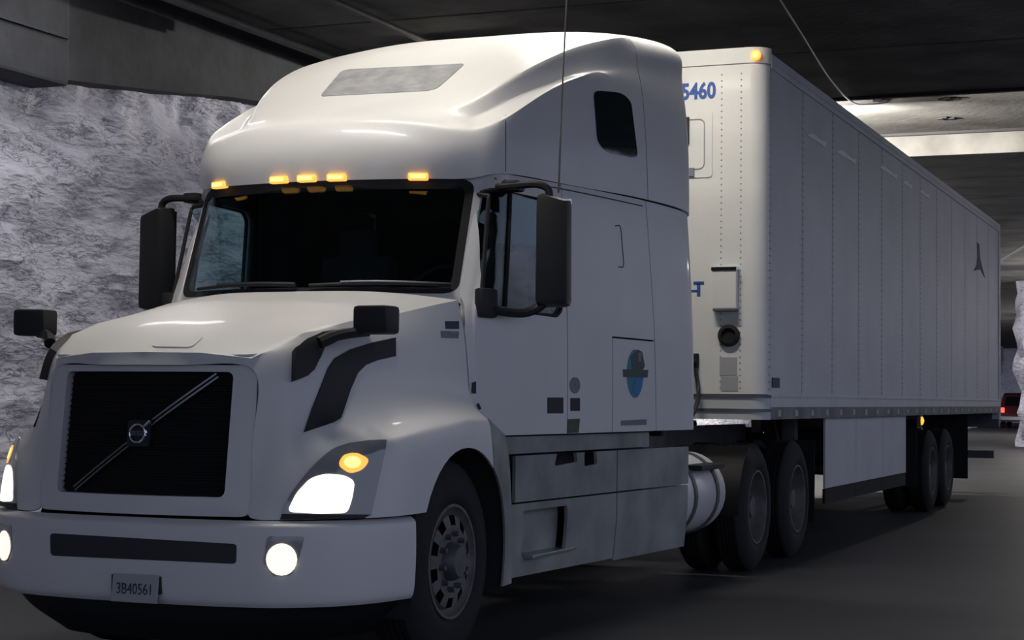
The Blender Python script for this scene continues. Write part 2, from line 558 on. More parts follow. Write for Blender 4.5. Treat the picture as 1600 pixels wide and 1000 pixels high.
def rock_wall(name, path, z0, z1, du, dz, amp, seed, into):
    """rough rock face along a plan path; `into` is the side the rock lies on"""
    pts = [Vector((p[0], p[1], 0)) for p in path]
    L = [0]
    for a, b in zip(pts[:-1], pts[1:]): L.append(L[-1] + (b - a).length)
    nu = int(L[-1] / du); nz = int((z1 - z0) / dz)
    V = []
    for i in range(nu + 1):
        s = L[-1] * i / nu
        k = 0
        while k < len(L) - 2 and s > L[k + 1]: k += 1
        t = (s - L[k]) / (L[k + 1] - L[k])
        p = pts[k].lerp(pts[k + 1], t)
        d = (pts[k + 1] - pts[k]).normalized(); n = Vector((d.y, -d.x, 0)) * into
        for j in range(nz + 1):
            z = z0 + (z1 - z0) * j / nz
            q = Vector((s * 0.55 + seed, z * 1.1 + s * 0.16, seed * 0.3))
            a = noise.fractal(q * 0.9, 1.0, 2.0, 5)
            r = 1 - abs(noise.noise(q * 2.2)) * 2
            c = noise.cell(Vector((s * 0.9 + noise.noise(q * 1.7) * 0.8, z * 1.7 + s * 0.25 + noise.noise(q * 2.1 + Vector((5, 5, 5))) * 0.8, seed)))
            fine = noise.fractal(q * 6.0, 0.9, 2.1, 4)
            h = amp * (0.6 * a + 0.14 * r + 0.10 * c + 0.22 * fine)
            V.append(p + n * h + Vector((0, 0, z)))
    F = [(i * (nz + 1) + j, (i + 1) * (nz + 1) + j, (i + 1) * (nz + 1) + j + 1, i * (nz + 1) + j + 1) for i in range(nu) for j in range(nz)]
    return build(name, V, F, 'rock', None, True)
w = structure(rock_wall('wall_left', [(-5.15, -12), (-5.15, 24)], -0.05, 4.95, 0.075, 0.07, 0.30, 3.1, 1))
wf = rock_wall('rock_face', [(-5.15, 24), (-5.6, 40), (-10.5, 118)], -0.05, 5.25, 0.5, 0.25, 0.45, 9.7, 1); wf.parent = w
structure(rock_wall('wall_right', [(-1.75, 50), (11, 38), (12.5, 24), (13, 11)], -0.05, 5.25, 0.25, 0.22, 0.5, 21.0, 1))
structure(rock_wall('wall_far', [(-14, 121), (14, 121)], -0.05, 5.3, 0.5, 0.3, 0.5, 33.0, 1))
prof = [(5.27, 4.13), (6.0, 4.20), (7.0, 4.30), (8.0, 4.42), (9.0, 4.50), (11.0, 4.60), (24.0, 4.60)]
V = []
for y, z in prof: V += [(-5.6, y, z), (-4.86, y, z), (-4.86, y, 5.22), (-5.6, y, 5.22)]
F = [(0, 1, 2, 3), tuple(len(V) - 4 + k for k in (3, 2, 1, 0))]
for i in range(len(prof) - 1):
    a = 4 * i; F += [(a + k, a + (k + 1) % 4, a + 4 + (k + 1) % 4, a + 4 + k) for k in range(4)]
beam = structure(build('trim_1', V, F, 'concrete_beam'))
bm = bmesh.new(); bm_box(bm, (-5.6, -12, 4.06), (-4.80, 5.25, 5.22), 0.03)
from_bm('concrete_beam', bm, 'concrete_beam', beam)
bm = bmesh.new(); bm_box(bm, (-5.6, -12, 4.47), (-4.77, 5.2, 4.50), 0.0)
from_bm('ledge', bm, 'concrete_beam', beam)
bm = bmesh.new(); bm_box(bm, (-16, -12, 5.74), (8.5, 124, 6.0), 0.0)
ceil = structure(from_bm('ceiling', bm, 'gap'))
# slabs between joints; one bay is set higher and holds a lamp
slabs = [(14.62 - 3.05 * k - 3.05, 14.62 - 3.05 * k, 5.2) for k in range(8, -1, -1)] + [(14.62, 20.3, 5.56)] + [(20.3 + 3.05 * k, 23.35 + 3.05 * k, 5.2) for k in range(34)]
protos = {}
for y0, y1, z0 in slabs:
    key = (round(y1 - y0, 2), z0)
    if key not in protos:
        bm = bmesh.new(); bm_box(bm, (-15.9, 0.02, z0), (8.4, y1 - y0 - 0.02, 5.75), 0.015)
        protos[key] = from_bm('ceiling_slab', bm, 'concrete', ceil); protos[key].location = (0, y0, 0)
    else:
        c = protos[key].copy(); COL.objects.link(c); c.parent = ceil; c.location = (0, y0, 0)

for y, z in ((14.60, 5.16), (20.25, 5.52)):
    bm = bmesh.new(); bm_box(bm, (-15.9, y - 0.04, z), (8.4, y + 0.04, z + 0.06), 0.0)
    from_bm('joint_strip', bm, 'seal', ceil)
for x, y, w in ((1.05, 17.2, 0.30), (0.75, 18.9, 0.26), (2.25, 17.1, 0.32), (0.15, 17.0, 0.22), (1.9, 15.6, 0.25), (3.2, 18.4, 0.3)):
    bm = bmesh.new(); bm_box(bm, (x - w / 2, y - 0.05, 5.535), (x + w / 2, y + 0.05, 5.56), 0.01); bm_box(bm, (x - w / 5, y - 0.13, 5.535), (x + w / 8, y + 0.12, 5.56), 0.01)
    from_bm('spalled_patch', bm, 'seal', ceil)

# services under the ceiling
o = tube('ceiling_conduit', [(-4.6, -6, 5.06), (-4.55, 4, 5.07), (-4.5, 12, 5.08), (-4.45, 22, 5.09)], 0.045, 'duct')
tag(o, 'long grey pipe running along the ceiling above the left rock wall', 'pipe')
o = tube('ceiling_conduit', [(-3.3, -6, 5.10), (-3.25, 4, 5.11), (-3.2, 11, 5.12), (-3.1, 22, 5.12)], 0.035, 'duct')
tag(o, 'thinner pipe on the dark ceiling nearer to the cab roof', 'pipe')
o = tube('ceiling_conduit', [(-1.0, 39.6, 5.05), (0.07, 35.5, 5.05), (1.4, 30.6, 5.05)], 0.05, 'pale_mark')
tag(o, 'pale pipe under the far ceiling, right of the trailer rear', 'pipe')
o = tube('hanging_cable', smooth_path([(0.72, 8.8, 5.17), (0.6, 10.2, 5.13), (0.38, 12.6, 5.08), (0.28, 14.4, 5.10), (0.24, 15.8, 5.30), (0.2, 17.2, 5.55)], 6), 0.011, 'sticker_pale', seg=6)
tag(o, 'thin pale cable sagging under the ceiling above the trailer', 'cable')

def tunnel_lamp(loc, power, label, size=(1.3, 0.22), down=True, col=(1.0, 0.945, 0.86), top=5.2, tray=False):
    x, y, z = loc
    r = empty('tunnel_lamp', (x, y, z), label, 'lamp', 'lamps under the tunnel ceiling')
    hx, hy = size[0] / 2, size[1] / 2
    bm = bmesh.new(); bm_box(bm, (-hx - 0.03, -hy - 0.03, 0.0), (hx + 0.03, hy + 0.03, 0.08), 0.015)
    from_bm('housing', bm, 'duct', r)
    bm = bmesh.new(); bm_box(bm, (-hx, -hy, -0.03), (hx, hy, 0.0), 0.01)
    from_bm('diffuser', bm, 'lamp_white', r)
    for s in (-1, 1): tube('hanger', [(s * hx * 0.7, 0, 0.08), (s * hx * 0.7, 0, top - z)], 0.012, 'steel_dirty', r, 6)
    ld = bpy.data.lights.new('lamp_light', 'AREA' if down else 'POINT')
    ld.energy = power; ld.color = col
    if down: ld.shape = 'RECTANGLE'; ld.size = size[0]; ld.size_y = size[1]
    else: ld.shadow_soft_size = 0.03
    lo = bpy.data.objects.new('lamp_light', ld); COL.objects.link(lo); lo.parent = r
    lo.location = (0, 0, -0.06)
    if tray: box('added_light_block', (-0.45, -0.45, -0.13), (0.45, 0.45, -0.115), 'steel_dirty', r, 0.002)  # added opaque sheet that stops the lamp's downward light
    return r
tunnel_lamp((0.0, 0.1, 4.98), 54, 'ceiling lamp hanging over the truck bonnet')
tunnel_lamp((0.0, 2.4, 4.98), 12, 'ceiling lamp hanging over the cab roof')
tunnel_lamp((0.6, 4.22, 4.98), 62, 'ceiling lamp hanging above the gap between cab and trailer')
tunnel_lamp((-0.65, 16.75, 5.26), 2700, 'ceiling lamp in the raised bay behind the trailer roof', size=(0.5, 0.2), down=False, top=5.56, tray=True)
tunnel_lamp((-3.0, 9.6, 4.98), 10, 'added cool white lamp, unseen, lighting the left rock wall beside the trailer', col=(0.78, 0.83, 1.0))  # added fill: cool light for the left wall along the trailer
tunnel_lamp((-3.7, 4.6, 4.98), 13, 'added cool white lamp, unseen, lighting the left rock wall beside the cab', col=(0.78, 0.83, 1.0))  # second added fill lamp, brightens the left wall by the cab
tunnel_lamp((-3.3, 27.0, 4.98), 350, 'added lamp, unseen, lighting the left rock wall beyond the trailer')  # added to light the wall glimpsed beneath the trailer
tunnel_lamp((1.2, 44.5, 4.8), 1100, 'added lamp, unseen, lighting the far white wall', down=False)  # added out of view to brighten the far white wall
tunnel_lamp((7.6, 27.0, 4.9), 60, 'added lamp, unseen, brightening the trailer side from the right rear', down=False)  # unseen fill lamp added to lift the trailer's rear side
tunnel_lamp((0.2, 72.0, 4.9), 2500, 'added lamp, unseen, lighting the rock behind the far white wall', down=False)  # added and kept hidden, lights the distant rock

# ================================================================== the tractor
T = empty('semi_truck', (0, 0, 0), 'white sleeper-cab truck with lit headlights pulling a white trailer', 'truck')
# ---- bonnet -------------------------------------------------------
hc = Cage()
K4 = [(0, -0.612, 1.548), (0.30, -0.598, 1.545), (0.545, -0.548, 1.520), (0.655, -0.27, 1.645), (0.735, 0.05, 1.715), (0.805, 0.40, 1.765), (0.865, 0.75, 1.83), (0.905, 0.965, 1.868)]
K3 = [(0, -0.628, 1.490), (0.30, -0.605, 1.488), (0.560, -0.540, 1.470), (0.715, -0.31, 1.53), (0.805, 0.02, 1.56), (0.875, 0.37, 1.60), (0.92, 0.72, 1.63), (0.950, 0.965, 1.66)]
K2 = [None, None, (0.572, -0.558, 1.22), (0.745, -0.40, 1.26), (0.860, -0.03, 1.33), (0.920, 0.34, 1.38), (0.950, 0.70, 1.42), (0.972, 0.965, 1.42)]
K1 = [None, None, (0.578, -0.580, 1.02), (0.760, -0.46, 1.10), (0.945, -0.20, 1.175), (0.985, 0.34, 1.275), (1.000, 0.70, 1.31), (1.005, 0.965, 1.31)]
K0 = [None, None, (0.582, -0.588, 0.94), (0.780, -0.500, 1.00), (1.035, -0.17, 1.130), (1.075, 0.34, 1.205), (1.085, 0.70, 1.24), (1.080, 0.965, 1.24)]
Ka = [None, None, (0.586, -0.596, 0.86), (0.800, -0.525, 0.88), (1.065, -0.19, 0.99), (1.110, 0.34, 1.12), (1.115, 0.70, 1.14), (1.110, 0.965, 1.14)]
Kb = [None, None, (0.590, -0.602, 0.79), (0.805, -0.540, 0.79), (1.085, -0.19, 0.79), (1.120, 0.34, 0.80), (1.125, 0.70, 0.80), (1.120, 0.965, 0.80)]
ids = []
for L in (K4, K3, K2, K1, K0, Ka, Kb): ids.append([hc.v(p) if p else None for p in L])
for r in range(len(ids) - 1):
    for c in range(7):
        q = (ids[r][c], ids[r][c + 1], ids[r + 1][c + 1], ids[r + 1][c])
        if None not in q: hc.f(*q)
prev = ids[0][:3]
rows_top = [((0, -0.30, 1.675), (0.34, -0.29, 1.675)), ((0, 0.04, 1.775), (0.38, 0.045, 1.772)), ((0, 0.37, 1.84), (0.42, 0.385, 1.835)), ((0, 0.64, 1.888), (0.46, 0.68, 1.885)), ((0, 0.80, 1.915), (0.48, 0.85, 1.912))]
for r, (a, b) in enumerate(rows_top):
    cur = [hc.v(a), hc.v(b), ids[0][3 + r]]
    hc.f(prev[0], prev[1], cur[1], cur[0]); hc.f(prev[1], prev[2], cur[2], cur[1]); prev = cur
hc.crease(ids[0][:3], 0.35); hc.crease(ids[0][2:], 0.25); hc.crease(ids[4][3:], 0.45); hc.crease([ids[r][2] for r in range(1, 7)], 0.6)
HV, HF = hc.grow(3, 3)
hood = shell('bonnet', HV, HF, 'paint', T, 0.012, orient=(0, 0.4, 1.0))
arch = [(0.64 + 0.575 * math.cos(a * math.pi / 24), 0.52 + 0.575 * math.sin(a * math.pi / 24)) for a in range(48)]
boolean_cut(hood, *prism_x(arch, 0.7, 1.5)); boolean_cut(hood, *prism_x(arch, -1.5, -0.7))
HB = bvh_of((HV, HF))

# fender flank behind the front wheel
for s in (1, -1):
    V, F = crgrid([[(s * 1.085, 0.985, 1.24), (s * 1.07, 1.12, 1.20), (s * 1.06, 1.27, 1.15)],
                   [(s * 1.115, 0.985, 1.05), (s * 1.10, 1.15, 1.03), (s * 1.075, 1.30, 1.00)],
                   [(s * 1.12, 0.985, 0.72), (s * 1.10, 1.17, 0.72), (s * 1.075, 1.34, 0.72)],
                   [(s * 1.11, 0.985, 0.34), (s * 1.09, 1.18, 0.34), (s * 1.07, 1.36, 0.34)]], 5, 5)
    o = shell('fender_flank', V, F, 'paint_dirty', T, 0.012, orient=(0, 1.1, 0.9))
    boolean_cut(o, *prism_x(arch, s * 0.7 if s > 0 else -1.5, 1.5 if s > 0 else -0.7))
    # wheel well liner
    bm = bmesh.new()
    rr = []
    for a in range(0, 25):
        t = math.pi * (a / 24 * 1.25 - 0.12)
        rr.append([bm.verts.new((s * x, 0.64 + 0.60 * math.cos(t), 0.52 + 0.60 * math.sin(t))) for x in (0.50, 1.085)])
    for A, B in zip(rr[:-1], rr[1:]): bm.faces.new((A[0], A[1], B[1], B[0]))
    from_bm('wheel_well', bm, 'liner', T, True)

# ---- grille --------------------------------------------------------
def gsurf(x, v, out=0.0):
    """grille face: x across, v 0 (bottom) .. 1 (top)"""
    y = -0.600 + 0.064 * v - 0.060 * (1 - (x / 0.5) ** 2)
    return Vector((x, y - out, 0.882 + 0.575 * v))
def gplate(name, poly, lift, depth, m, parent, step=0.06):
    vv, ff = fill_poly(poly, step)
    # poly in (x, z)
    top = [gsurf(p.x, (p.y - 0.882) / 0.575, lift) for p in vv]; bot = [gsurf(p.x, (p.y - 0.882) / 0.575, lift - depth) for p in vv]
    return plate(name, top, bot, ff, m, parent)
outer = rounded([(-0.588, 0.795), (0.588, 0.795), (0.566, 1.488), (-0.566, 1.488)], 0.06, 6)
inner = rounded([(-0.462, 0.882), (0.462, 0.882), (0.462, 1.457), (-0.462, 1.457)], 0.035, 6)
def ring(name, A, B, la, lb, depth, m, parent):
    bm = bmesh.new(); n = len(A)
    def sub(P):  # finer along the edges
        out = []
        for i in range(len(P)):
            a = Vector(P[i]); b = Vector(P[(i + 1) % len(P)])
            for j in range(5): out.append(a.lerp(b, j / 5))
        return out
    A = sub(A); B = sub(B); n = len(A)
    mid = [a.lerp(b, 0.5) for a, b in zip(A, B)]
    rows = []
    for P, l in ((A, la - depth), (A, la), (mid, (la + lb) / 2 + 0.004), (B, lb), (B, lb - depth)):
        rows.append([bm.verts.new(gsurf(p.x, (p.y - 0.882) / 0.575, l)) for p in P])
    for R0, R1 in zip(rows[:-1], rows[1:]):
        for i in range(n): bm.faces.new((R0[i], R0[(i + 1) % n], R1[(i + 1) % n], R1[i]))
    return from_bm(name, bm, m, parent, True)
ring('grille_surround', outer, inner, 0.010, 0.018, 0.07, 'paint', T)
grille = gplate('grille', rounded([(-0.47, 0.875), (0.47, 0.875), (0.47, 1.463), (-0.47, 1.463)], 0.03), -0.035, 0.02, 'grille', T)
bm = bmesh.new()
for k in range(20):
    z = 0.905 + k * 0.0275
    rws = []
    for i in range(13):
        x = -0.452 + 0.904 * i / 12; v = (z - 0.882) / 0.575
        rws.append([bm.verts.new(gsurf(x, v, l) + Vector((0, 0, dz))) for l, dz in ((-0.034, 0.005), (-0.016, 0.003), (-0.016, -0.003), (-0.034, -0.005))])
    for A, B in zip(rws[:-1], rws[1:]):
        for q in range(4): bm.faces.new((A[q], A[(q + 1) % 4], B[(q + 1) % 4], B[q]))
from_bm('mesh_insert', bm, 'grille', grille)
ex, ez = -0.005, 1.168
def gbar(x0, z0, x1, z1, w, off):
    d = Vector((x1 - x0, z1 - z0)).normalized(); nrm = Vector((-d.y, d.x))
    bm = bmesh.new(); rws = []
    for i in range(15):
        p = Vector((x0, z0)).lerp(Vector((x1, z1)), i / 14) + nrm * off
        rws.append([bm.verts.new(gsurf(q.x, (q.y - 0.882) / 0.575, l)) for q, l in ((p - nrm * w, -0.014), (p - nrm * w, 0.0), (p + nrm * w, 0.0), (p + nrm * w, -0.014))])
    for A, B in zip(rws[:-1], rws[1:]):
        for q in range(4): bm.faces.new((A[q], A[(q + 1) % 4], B[(q + 1) % 4], B[q]))
    bm.faces.new(rws[0]); bm.faces.new(rws[-1][::-1])
    return from_bm('diagonal_bar', bm, 'dull_chrome', grille)
for off in (-0.009, 0.009):
    gbar(-0.365, 0.900, ex - 0.055, ez - 0.05, 0.0045, off); gbar(ex + 0.055, ez + 0.045, 0.375, 1.442, 0.0045, off)
gplate('badge_back', rounded([(ex - 0.062, ez - 0.062), (ex + 0.062, ez - 0.062), (ex + 0.062, ez + 0.062), (ex - 0.062, ez + 0.062)], 0.012), 0.004, 0.02, 'plastic', grille, 0.03)
bm = bmesh.new()
bm_tube(bm, [gsurf(ex + 0.042 * math.cos(a * math.pi / 12), (ez + 0.042 * math.sin(a * math.pi / 12) - 0.882) / 0.575, 0.008) for a in range(24)], 0.0085, 8, True)
bm_tube(bm, [gsurf(ex + 0.034, (ez + 0.034 - 0.882) / 0.575, 0.010), gsurf(ex + 0.066, (ez + 0.060 - 0.882) / 0.575, 0.010)], [0.008, 0.012], 8)
badge = from_bm('round_badge', bm, 'chrome', grille, True)
p0 = gsurf(ex, (ez - 0.882) / 0.575, 0.012)
bm = bmesh.new(); bm_box(bm, p0 - Vector((0.044, 0.002, 0.011)), p0 + Vector((0.044, 0.003, 0.011)), 0.001)
from_bm('badge_band', bm, 'dull_chrome', grille)
text_obj('badge_letters', 'VOLVO', 0.021, p0 + Vector((0, -0.003, -0.0075)), 'sticker_navy', grille, sx=1.15, bold=0.0006, align='CENTER', depth=0.0006)

# ---- bumper ---------------------------------------------------------
plan = [(-0.0, -0.735), (0.30, -0.725), (0.55, -0.69), (0.75, -0.625), (0.94, -0.47), (1.06, -0.25), (1.125, 0.02)]
def bumper_rows():
    rows = []
    for z, off in ((0.782, 0.055), (0.765, 0.012), (0.735, 0.0), (0.60, -0.004), (0.48, 0.004), (0.42, 0.016), (0.392, 0.04)):
        row = []
        for i, (x, y) in enumerate(plan):
            k = min(1.0, i / 6)
            row.append(Vector((x - off * 0.8 * k, y + off * (1 - 0.5 * k), z)))
        rows.append([Vector((-p.x, p.y, p.z)) for p in row[:0:-1]] + row)
    return rows
BV, BF = crgrid(bumper_rows(), 6, 4)
bumper = shell('bumper', BV, BF, 'paint', T, 0.012, orient=(0, 0.3, 0.6))
BB = bvh_of((BV, BF))
V, F = crgrid([[Vector((s * x * 0.94, y + 0.08, 0.41)) for s, x, y in [(-1, a, b) for a, b in plan[:0:-1]] + [(1, a, b) for a, b in plan]],
               [Vector((s * x * 0.86, y + 0.12, 0.31)) for s, x, y in [(-1, a, b) for a, b in plan[:0:-1]] + [(1, a, b) for a, b in plan]],
               [Vector((s * x * 0.72, y + 0.22, 0.20)) for s, x, y in [(-1, a, b) for a, b in plan[:0:-1]] + [(1, a, b) for a, b in plan]]], 4, 4)
shell('air_dam', V, F, 'plastic', T, 0.012, orient=(0, 0.4, 0.4))
ig = patch('intake_grille', rounded([(79, 833), (370, 850), (369, 881), (80, 868)], 6), BB, 'intake', bumper, 0.004, 0.01, 12)
# number plate
pl = Matrix.Translation((0.075, -0.752, 0.462)) @ Matrix.Rotation(math.radians(-6), 4, 'X')
bm = bmesh.new(); bm_box(bm, (-0.124, -0.004, -0.064), (0.124, 0.004, 0.064), 0.003); bm.transform(pl)
plate_o = from_bm('number_plate', bm, 'sticker_pale', T)
to = text_obj('plate_characters', '3B40561', 0.072, (0.075, -0.758, 0.436), 'sticker_navy', plate_o, sx=0.78, align='CENTER', depth=0.0008)
for x in (-0.06, 0.19):
    box('plate_bracket', (x, -0.745, 0.44), (x + 0.012, -0.715, 0.52), 'plastic', plate_o, 0.002)

# ---- fog lamps, headlights --------------------------------------------
fogp = [(418, 838), (476, 838), (467, 872), (455, 899), (428, 900), (412, 878)]
hl = smooth_path([(441, 804, 0), (455, 772, 0), (488, 730, 0), (518, 704, 0), (545, 694, 0)], 4)
hl = [(p.x, p.y) for p in hl] + [(575, 690), (603, 689), (600, 705), (590, 750), (578, 806), (510, 806)]
beamp = [(449, 800), (462, 772), (484, 748), (507, 741), (536, 743), (553, 752), (549, 778), (541, 802), (495, 803)]
turnp = rounded([(527, 728), (534, 712), (556, 708), (576, 719), (565, 735), (545, 741)], 8)
for mir in (False, True):
    h = patch('headlight', hl, HB, 'lens', T, 0.010, 0.014, 9, mir)
    patch('low_beam', rounded(beamp, 9), HB, 'beam', h, 0.0135, 0.004, 9, mir)
    patch('turn_signal', turnp, HB, 'amber', h, 0.0135, 0.004, 7, mir)
    patch('turn_bulb', [(549 + 13 * math.cos(a * math.pi / 6), 723 + 9 * math.sin(a * math.pi / 6)) for a in range(12)], HB, 'amber_core', h, 0.0165, 0.004, 6, mir)
    patch('bezel', [(441, 803), (578, 804), (577, 811), (438, 812)], HB, 'plastic', h, 0.012, 0.012, 8, mir)
    sp = bpy.data.lights.new('headlight_beam', 'SPOT'); sp.energy = 60; sp.color = (1.0, 0.93, 0.8); sp.spot_size = math.radians(75); sp.spot_blend = 0.8; sp.shadow_soft_size = 0.08
    so = bpy.data.objects.new('headlight_beam', sp); COL.objects.link(so); so.parent = h
    so.location = ((-1 if mir else 1) * 0.90, -0.60, 0.88); so.rotation_euler = (math.radians(78), 0, math.radians(0))
    so.rotation_euler = Vector((0.0, -1.0, -0.16)).to_track_quat('-Z', 'Y').to_euler()
    g = patch('fog_lamp', rounded(fogp, 5), BB, 'lens', T, 0.004, 0.01, 8, mir)
    patch('bulb', [(440 + 24 * math.cos(a * math.pi / 10), 874 + 25 * math.sin(a * math.pi / 10)) for a in range(20)], BB, 'fog', g, 0.009, 0.006, 8, mir)

# ---- side vents and front-view mirrors -------------------------------------
ventp = [(617, 528), (617, 557), (590, 563), (570, 571), (558, 583), (547, 608), (532, 654), (522, 660), (474, 676), (487, 638), (503, 598), (512, 575), (522, 560), (545, 547), (580, 536)]
armp = [(455, 597), (456, 550), (475, 537), (498, 526), (550, 518), (575, 520), (560, 525), (515, 533), (500, 548), (484, 580), (474, 590)]
for mir in (False, True):
    sx = -1 if mir else 1
    v = patch('side_vent', ventp, HB, 'plastic', T, 0.008, 0.012, 8, mir)
    hm = patch('hood_mirror', armp, HB, 'plastic', T, 0.04, 0.044, 7, mir)
    bm = bmesh.new(); bm_box(bm, (-0.092, -0.07, -0.068), (0.092, 0.07, 0.068), 0.022)
    for vv in bm.verts:
        if vv.co.z < 0: vv.co.x *= 1.04; vv.co.y *= 0.9
    bm.transform(Matrix.Translation((sx * 0.98, -0.14, 1.712)) @ Matrix.Rotation(math.radians(sx * -4), 4, 'Z'))
    from_bm('mirror_head', bm, 'plastic', hm, True)
    bm = bmesh.new(); bm_tube(bm, [Vector((sx * x, y, z)) for x, y, z in smooth_path([(0.765, -0.30, 1.60), (0.82, -0.24, 1.635), (0.88, -0.19, 1.65), (0.95, -0.15, 1.66)], 4)], [0.03] * 4 + [0.026] * 9, 8)
    from_bm('mirror_stalk', bm, 'plastic', hm, True)
# bonnet crest and small stickers by the bonnet gap
patch('bonnet_crest', rounded([(236, 543), (246, 524), (320, 526), (300, 544)], 8), HB, 'paint', T, 0.007, 0.014, 7)
patch('bonnet_sticker', [(695, 502), (717, 502), (717, 514), (696, 514)], HB, 'sticker_navy', T, 0.002, 0.003, 6)
patch('bonnet_sticker', [(688, 517), (717, 518), (716, 529), (689, 528)], HB, 'sticker_grey', T, 0.002, 0.003, 6)

# ---- roof fairing ----------------------------------------------------------
rc = Cage()
L0 = [(0, 0.945, 2.535), (0.42, 0.985, 2.535), (0.70, 1.085, 2.54), (0.865, 1.245, 2.555), (0.965, 1.42, 2.60), (1.035, 2.0, 2.62), (1.075, 2.5, 2.635), (1.115, 3.0, 2.655), (1.155, 3.5, 2.665), (1.21, 4.20, 2.66)]
L1 = [(0, 0.935, 2.70), (0.42, 0.975, 2.70), (0.71, 1.08, 2.70), (0.875, 1.25, 2.71), (0.975, 1.45, 2.75), (1.035, 2.0, 2.85), (1.072, 2.5, 2.95), (1.108, 3.0, 3.00), (1.145, 3.5, 3.02), (1.20, 4.20, 3.02)]
L2 = [(0, 1.02, 2.865), (0.40, 1.06, 2.86), (0.68, 1.17, 2.84), (0.85, 1.31, 2.835), (0.965, 1.53, 2.94), (1.005, 2.0, 3.155), (1.042, 2.5, 3.325), (1.078, 3.0, 3.395), (1.12, 3.5, 3.40), (1.175, 4.20, 3.40)]
L3 = [(0, 1.19, 2.915), (0.39, 1.22, 2.912), (0.63, 1.31, 2.90), (0.745, 1.45, 2.92), (0.815, 1.62, 3.00), (0.893, 2.0, 3.165), (0.985, 2.5, 3.345), (1.04, 3.0, 3.46), (1.085, 3.5, 3.57), (1.14, 4.20, 3.64)]
L4 = [(0, 1.42, 2.995), (0.38, 1.43, 2.995), (0.60, 1.46, 2.985), (0.685, 1.53, 3.015), (0.755, 1.66, 3.095), (0.86, 2.0, 3.285), (0.94, 2.5, 3.495), (0.99, 3.0, 3.645), (1.03, 3.5, 3.75), (1.085, 4.20, 3.82)]
Ls = [L0, L1, L2, L3, L4]
ids = [[rc.v(p) for p in L] for L in Ls]
for r in range(4):
    for c in range(9): rc.f(ids[r][c], ids[r][c + 1], ids[r + 1][c + 1], ids[r + 1][c])
prev = ids[4][:3]
topc = [((0, 1.56, 3.055), (0.40, 1.555, 3.05)), ((0, 1.72, 3.13), (0.42, 1.71, 3.125)), ((0, 2.06, 3.325), (0.45, 2.05, 3.32)), ((0, 2.5, 3.54), (0.48, 2.5, 3.535)), ((0, 3.0, 3.71), (0.52, 3.0, 3.705)), ((0, 3.5, 3.835), (0.55, 3.5, 3.83)), ((0, 4.20, 3.935), (0.6, 4.20, 3.93))]
for r, (a, b) in enumerate(topc):
    cur = [rc.v(a), rc.v(b), ids[4][3 + r]]
    rc.f(prev[0], prev[1], cur[1], cur[0]); rc.f(prev[1], prev[2], cur[2], cur[1]); prev = cur
last_top = prev
# rear edge rolled inwards
rear = [ids[r][9] for r in range(5)] + [last_top[1], last_top[0]]
rear_in = [rc.v((p[0] * 0.94, 4.27, p[2] - (0.0 if i < 2 else 0.05))) for i, p in enumerate([rc.V[k] for k in rear])]
for i in range(len(rear) - 1): rc.f(rear[i], rear_in[i], rear_in[i + 1], rear[i + 1])
rc.crease(ids[2][:4], 0.2); rc.crease(ids[2][3:8], 0.6); rc.crease(ids[4][2:9], 0.75); rc.crease(ids[3][3:7], 0.55)
RV, RF = rc.grow(3, 3)
def cl(c): return 'front' if c.y < 3.44 else 'rear'
cl.limits = [lambda c: True]
pc = split(RV, RF, [((0, 3.44, 3.2), (0, 1, 0.04))], cl, 0.006)
roof = shell('roof_fairing', *pc['front'], 'paint', T, 0.014, orient=(0, 2.4, 2.7))
roof_rear = shell('roof_rear_fairing', *pc['rear'], 'paint', T, 0.014, orient=(0, 3.8, 2.7))
RB = bvh_of((RV, RF))
sky = patch('roof_window', rounded([(500, 151), (533, 112), (545, 109), (727, 100), (684, 138), (670, 142)], 6), RB, 'sky_glass', T, 0.004, 0.01, 9)
sw = patch('sleeper_window', rounded([(927, 141), (970, 145), (985, 158), (996, 248), (946, 237), (933, 221)], 10), RB, 'dark_glass', T, 0.006, 0.01, 9)
patch('sleeper_window', rounded([(927, 141), (970, 145), (985, 158), (996, 248), (946, 237), (933, 221)], 10), RB, 'dark_glass', T, 0.006, 0.01, 9, True)
for x in (-0.626, -0.181, 0.0, 0.181, 0.626):
    y = 0.945 + 0.30 * (abs(x) / 0.70) ** 2 * 0.47 - 0.012
    yaw = math.atan2(0.282 * x / 0.49 , 1.0)
    mtx = Matrix.Translation((x, y, 2.548)) @ Matrix.Rotation(yaw, 4, 'Z')
    bm = bmesh.new(); bm_box(bm, (-0.055, -0.022, -0.020), (0.055, 0.02, 0.020), 0.009); bm.transform(mtx)
    ml = from_bm('marker_light', bm, 'amber', T, True)
    bm = bmesh.new(); bm_box(bm, (-0.042, -0.027, -0.010), (0.042, 0.0, 0.010), 0.004); bm.transform(mtx)
    from_bm('bulb', bm, 'amber_core', ml)
ribbon('panel_gap', [(790, 180), (790, 225), (790, 268)], RB, 0.006, 'gap', T, 0.001)

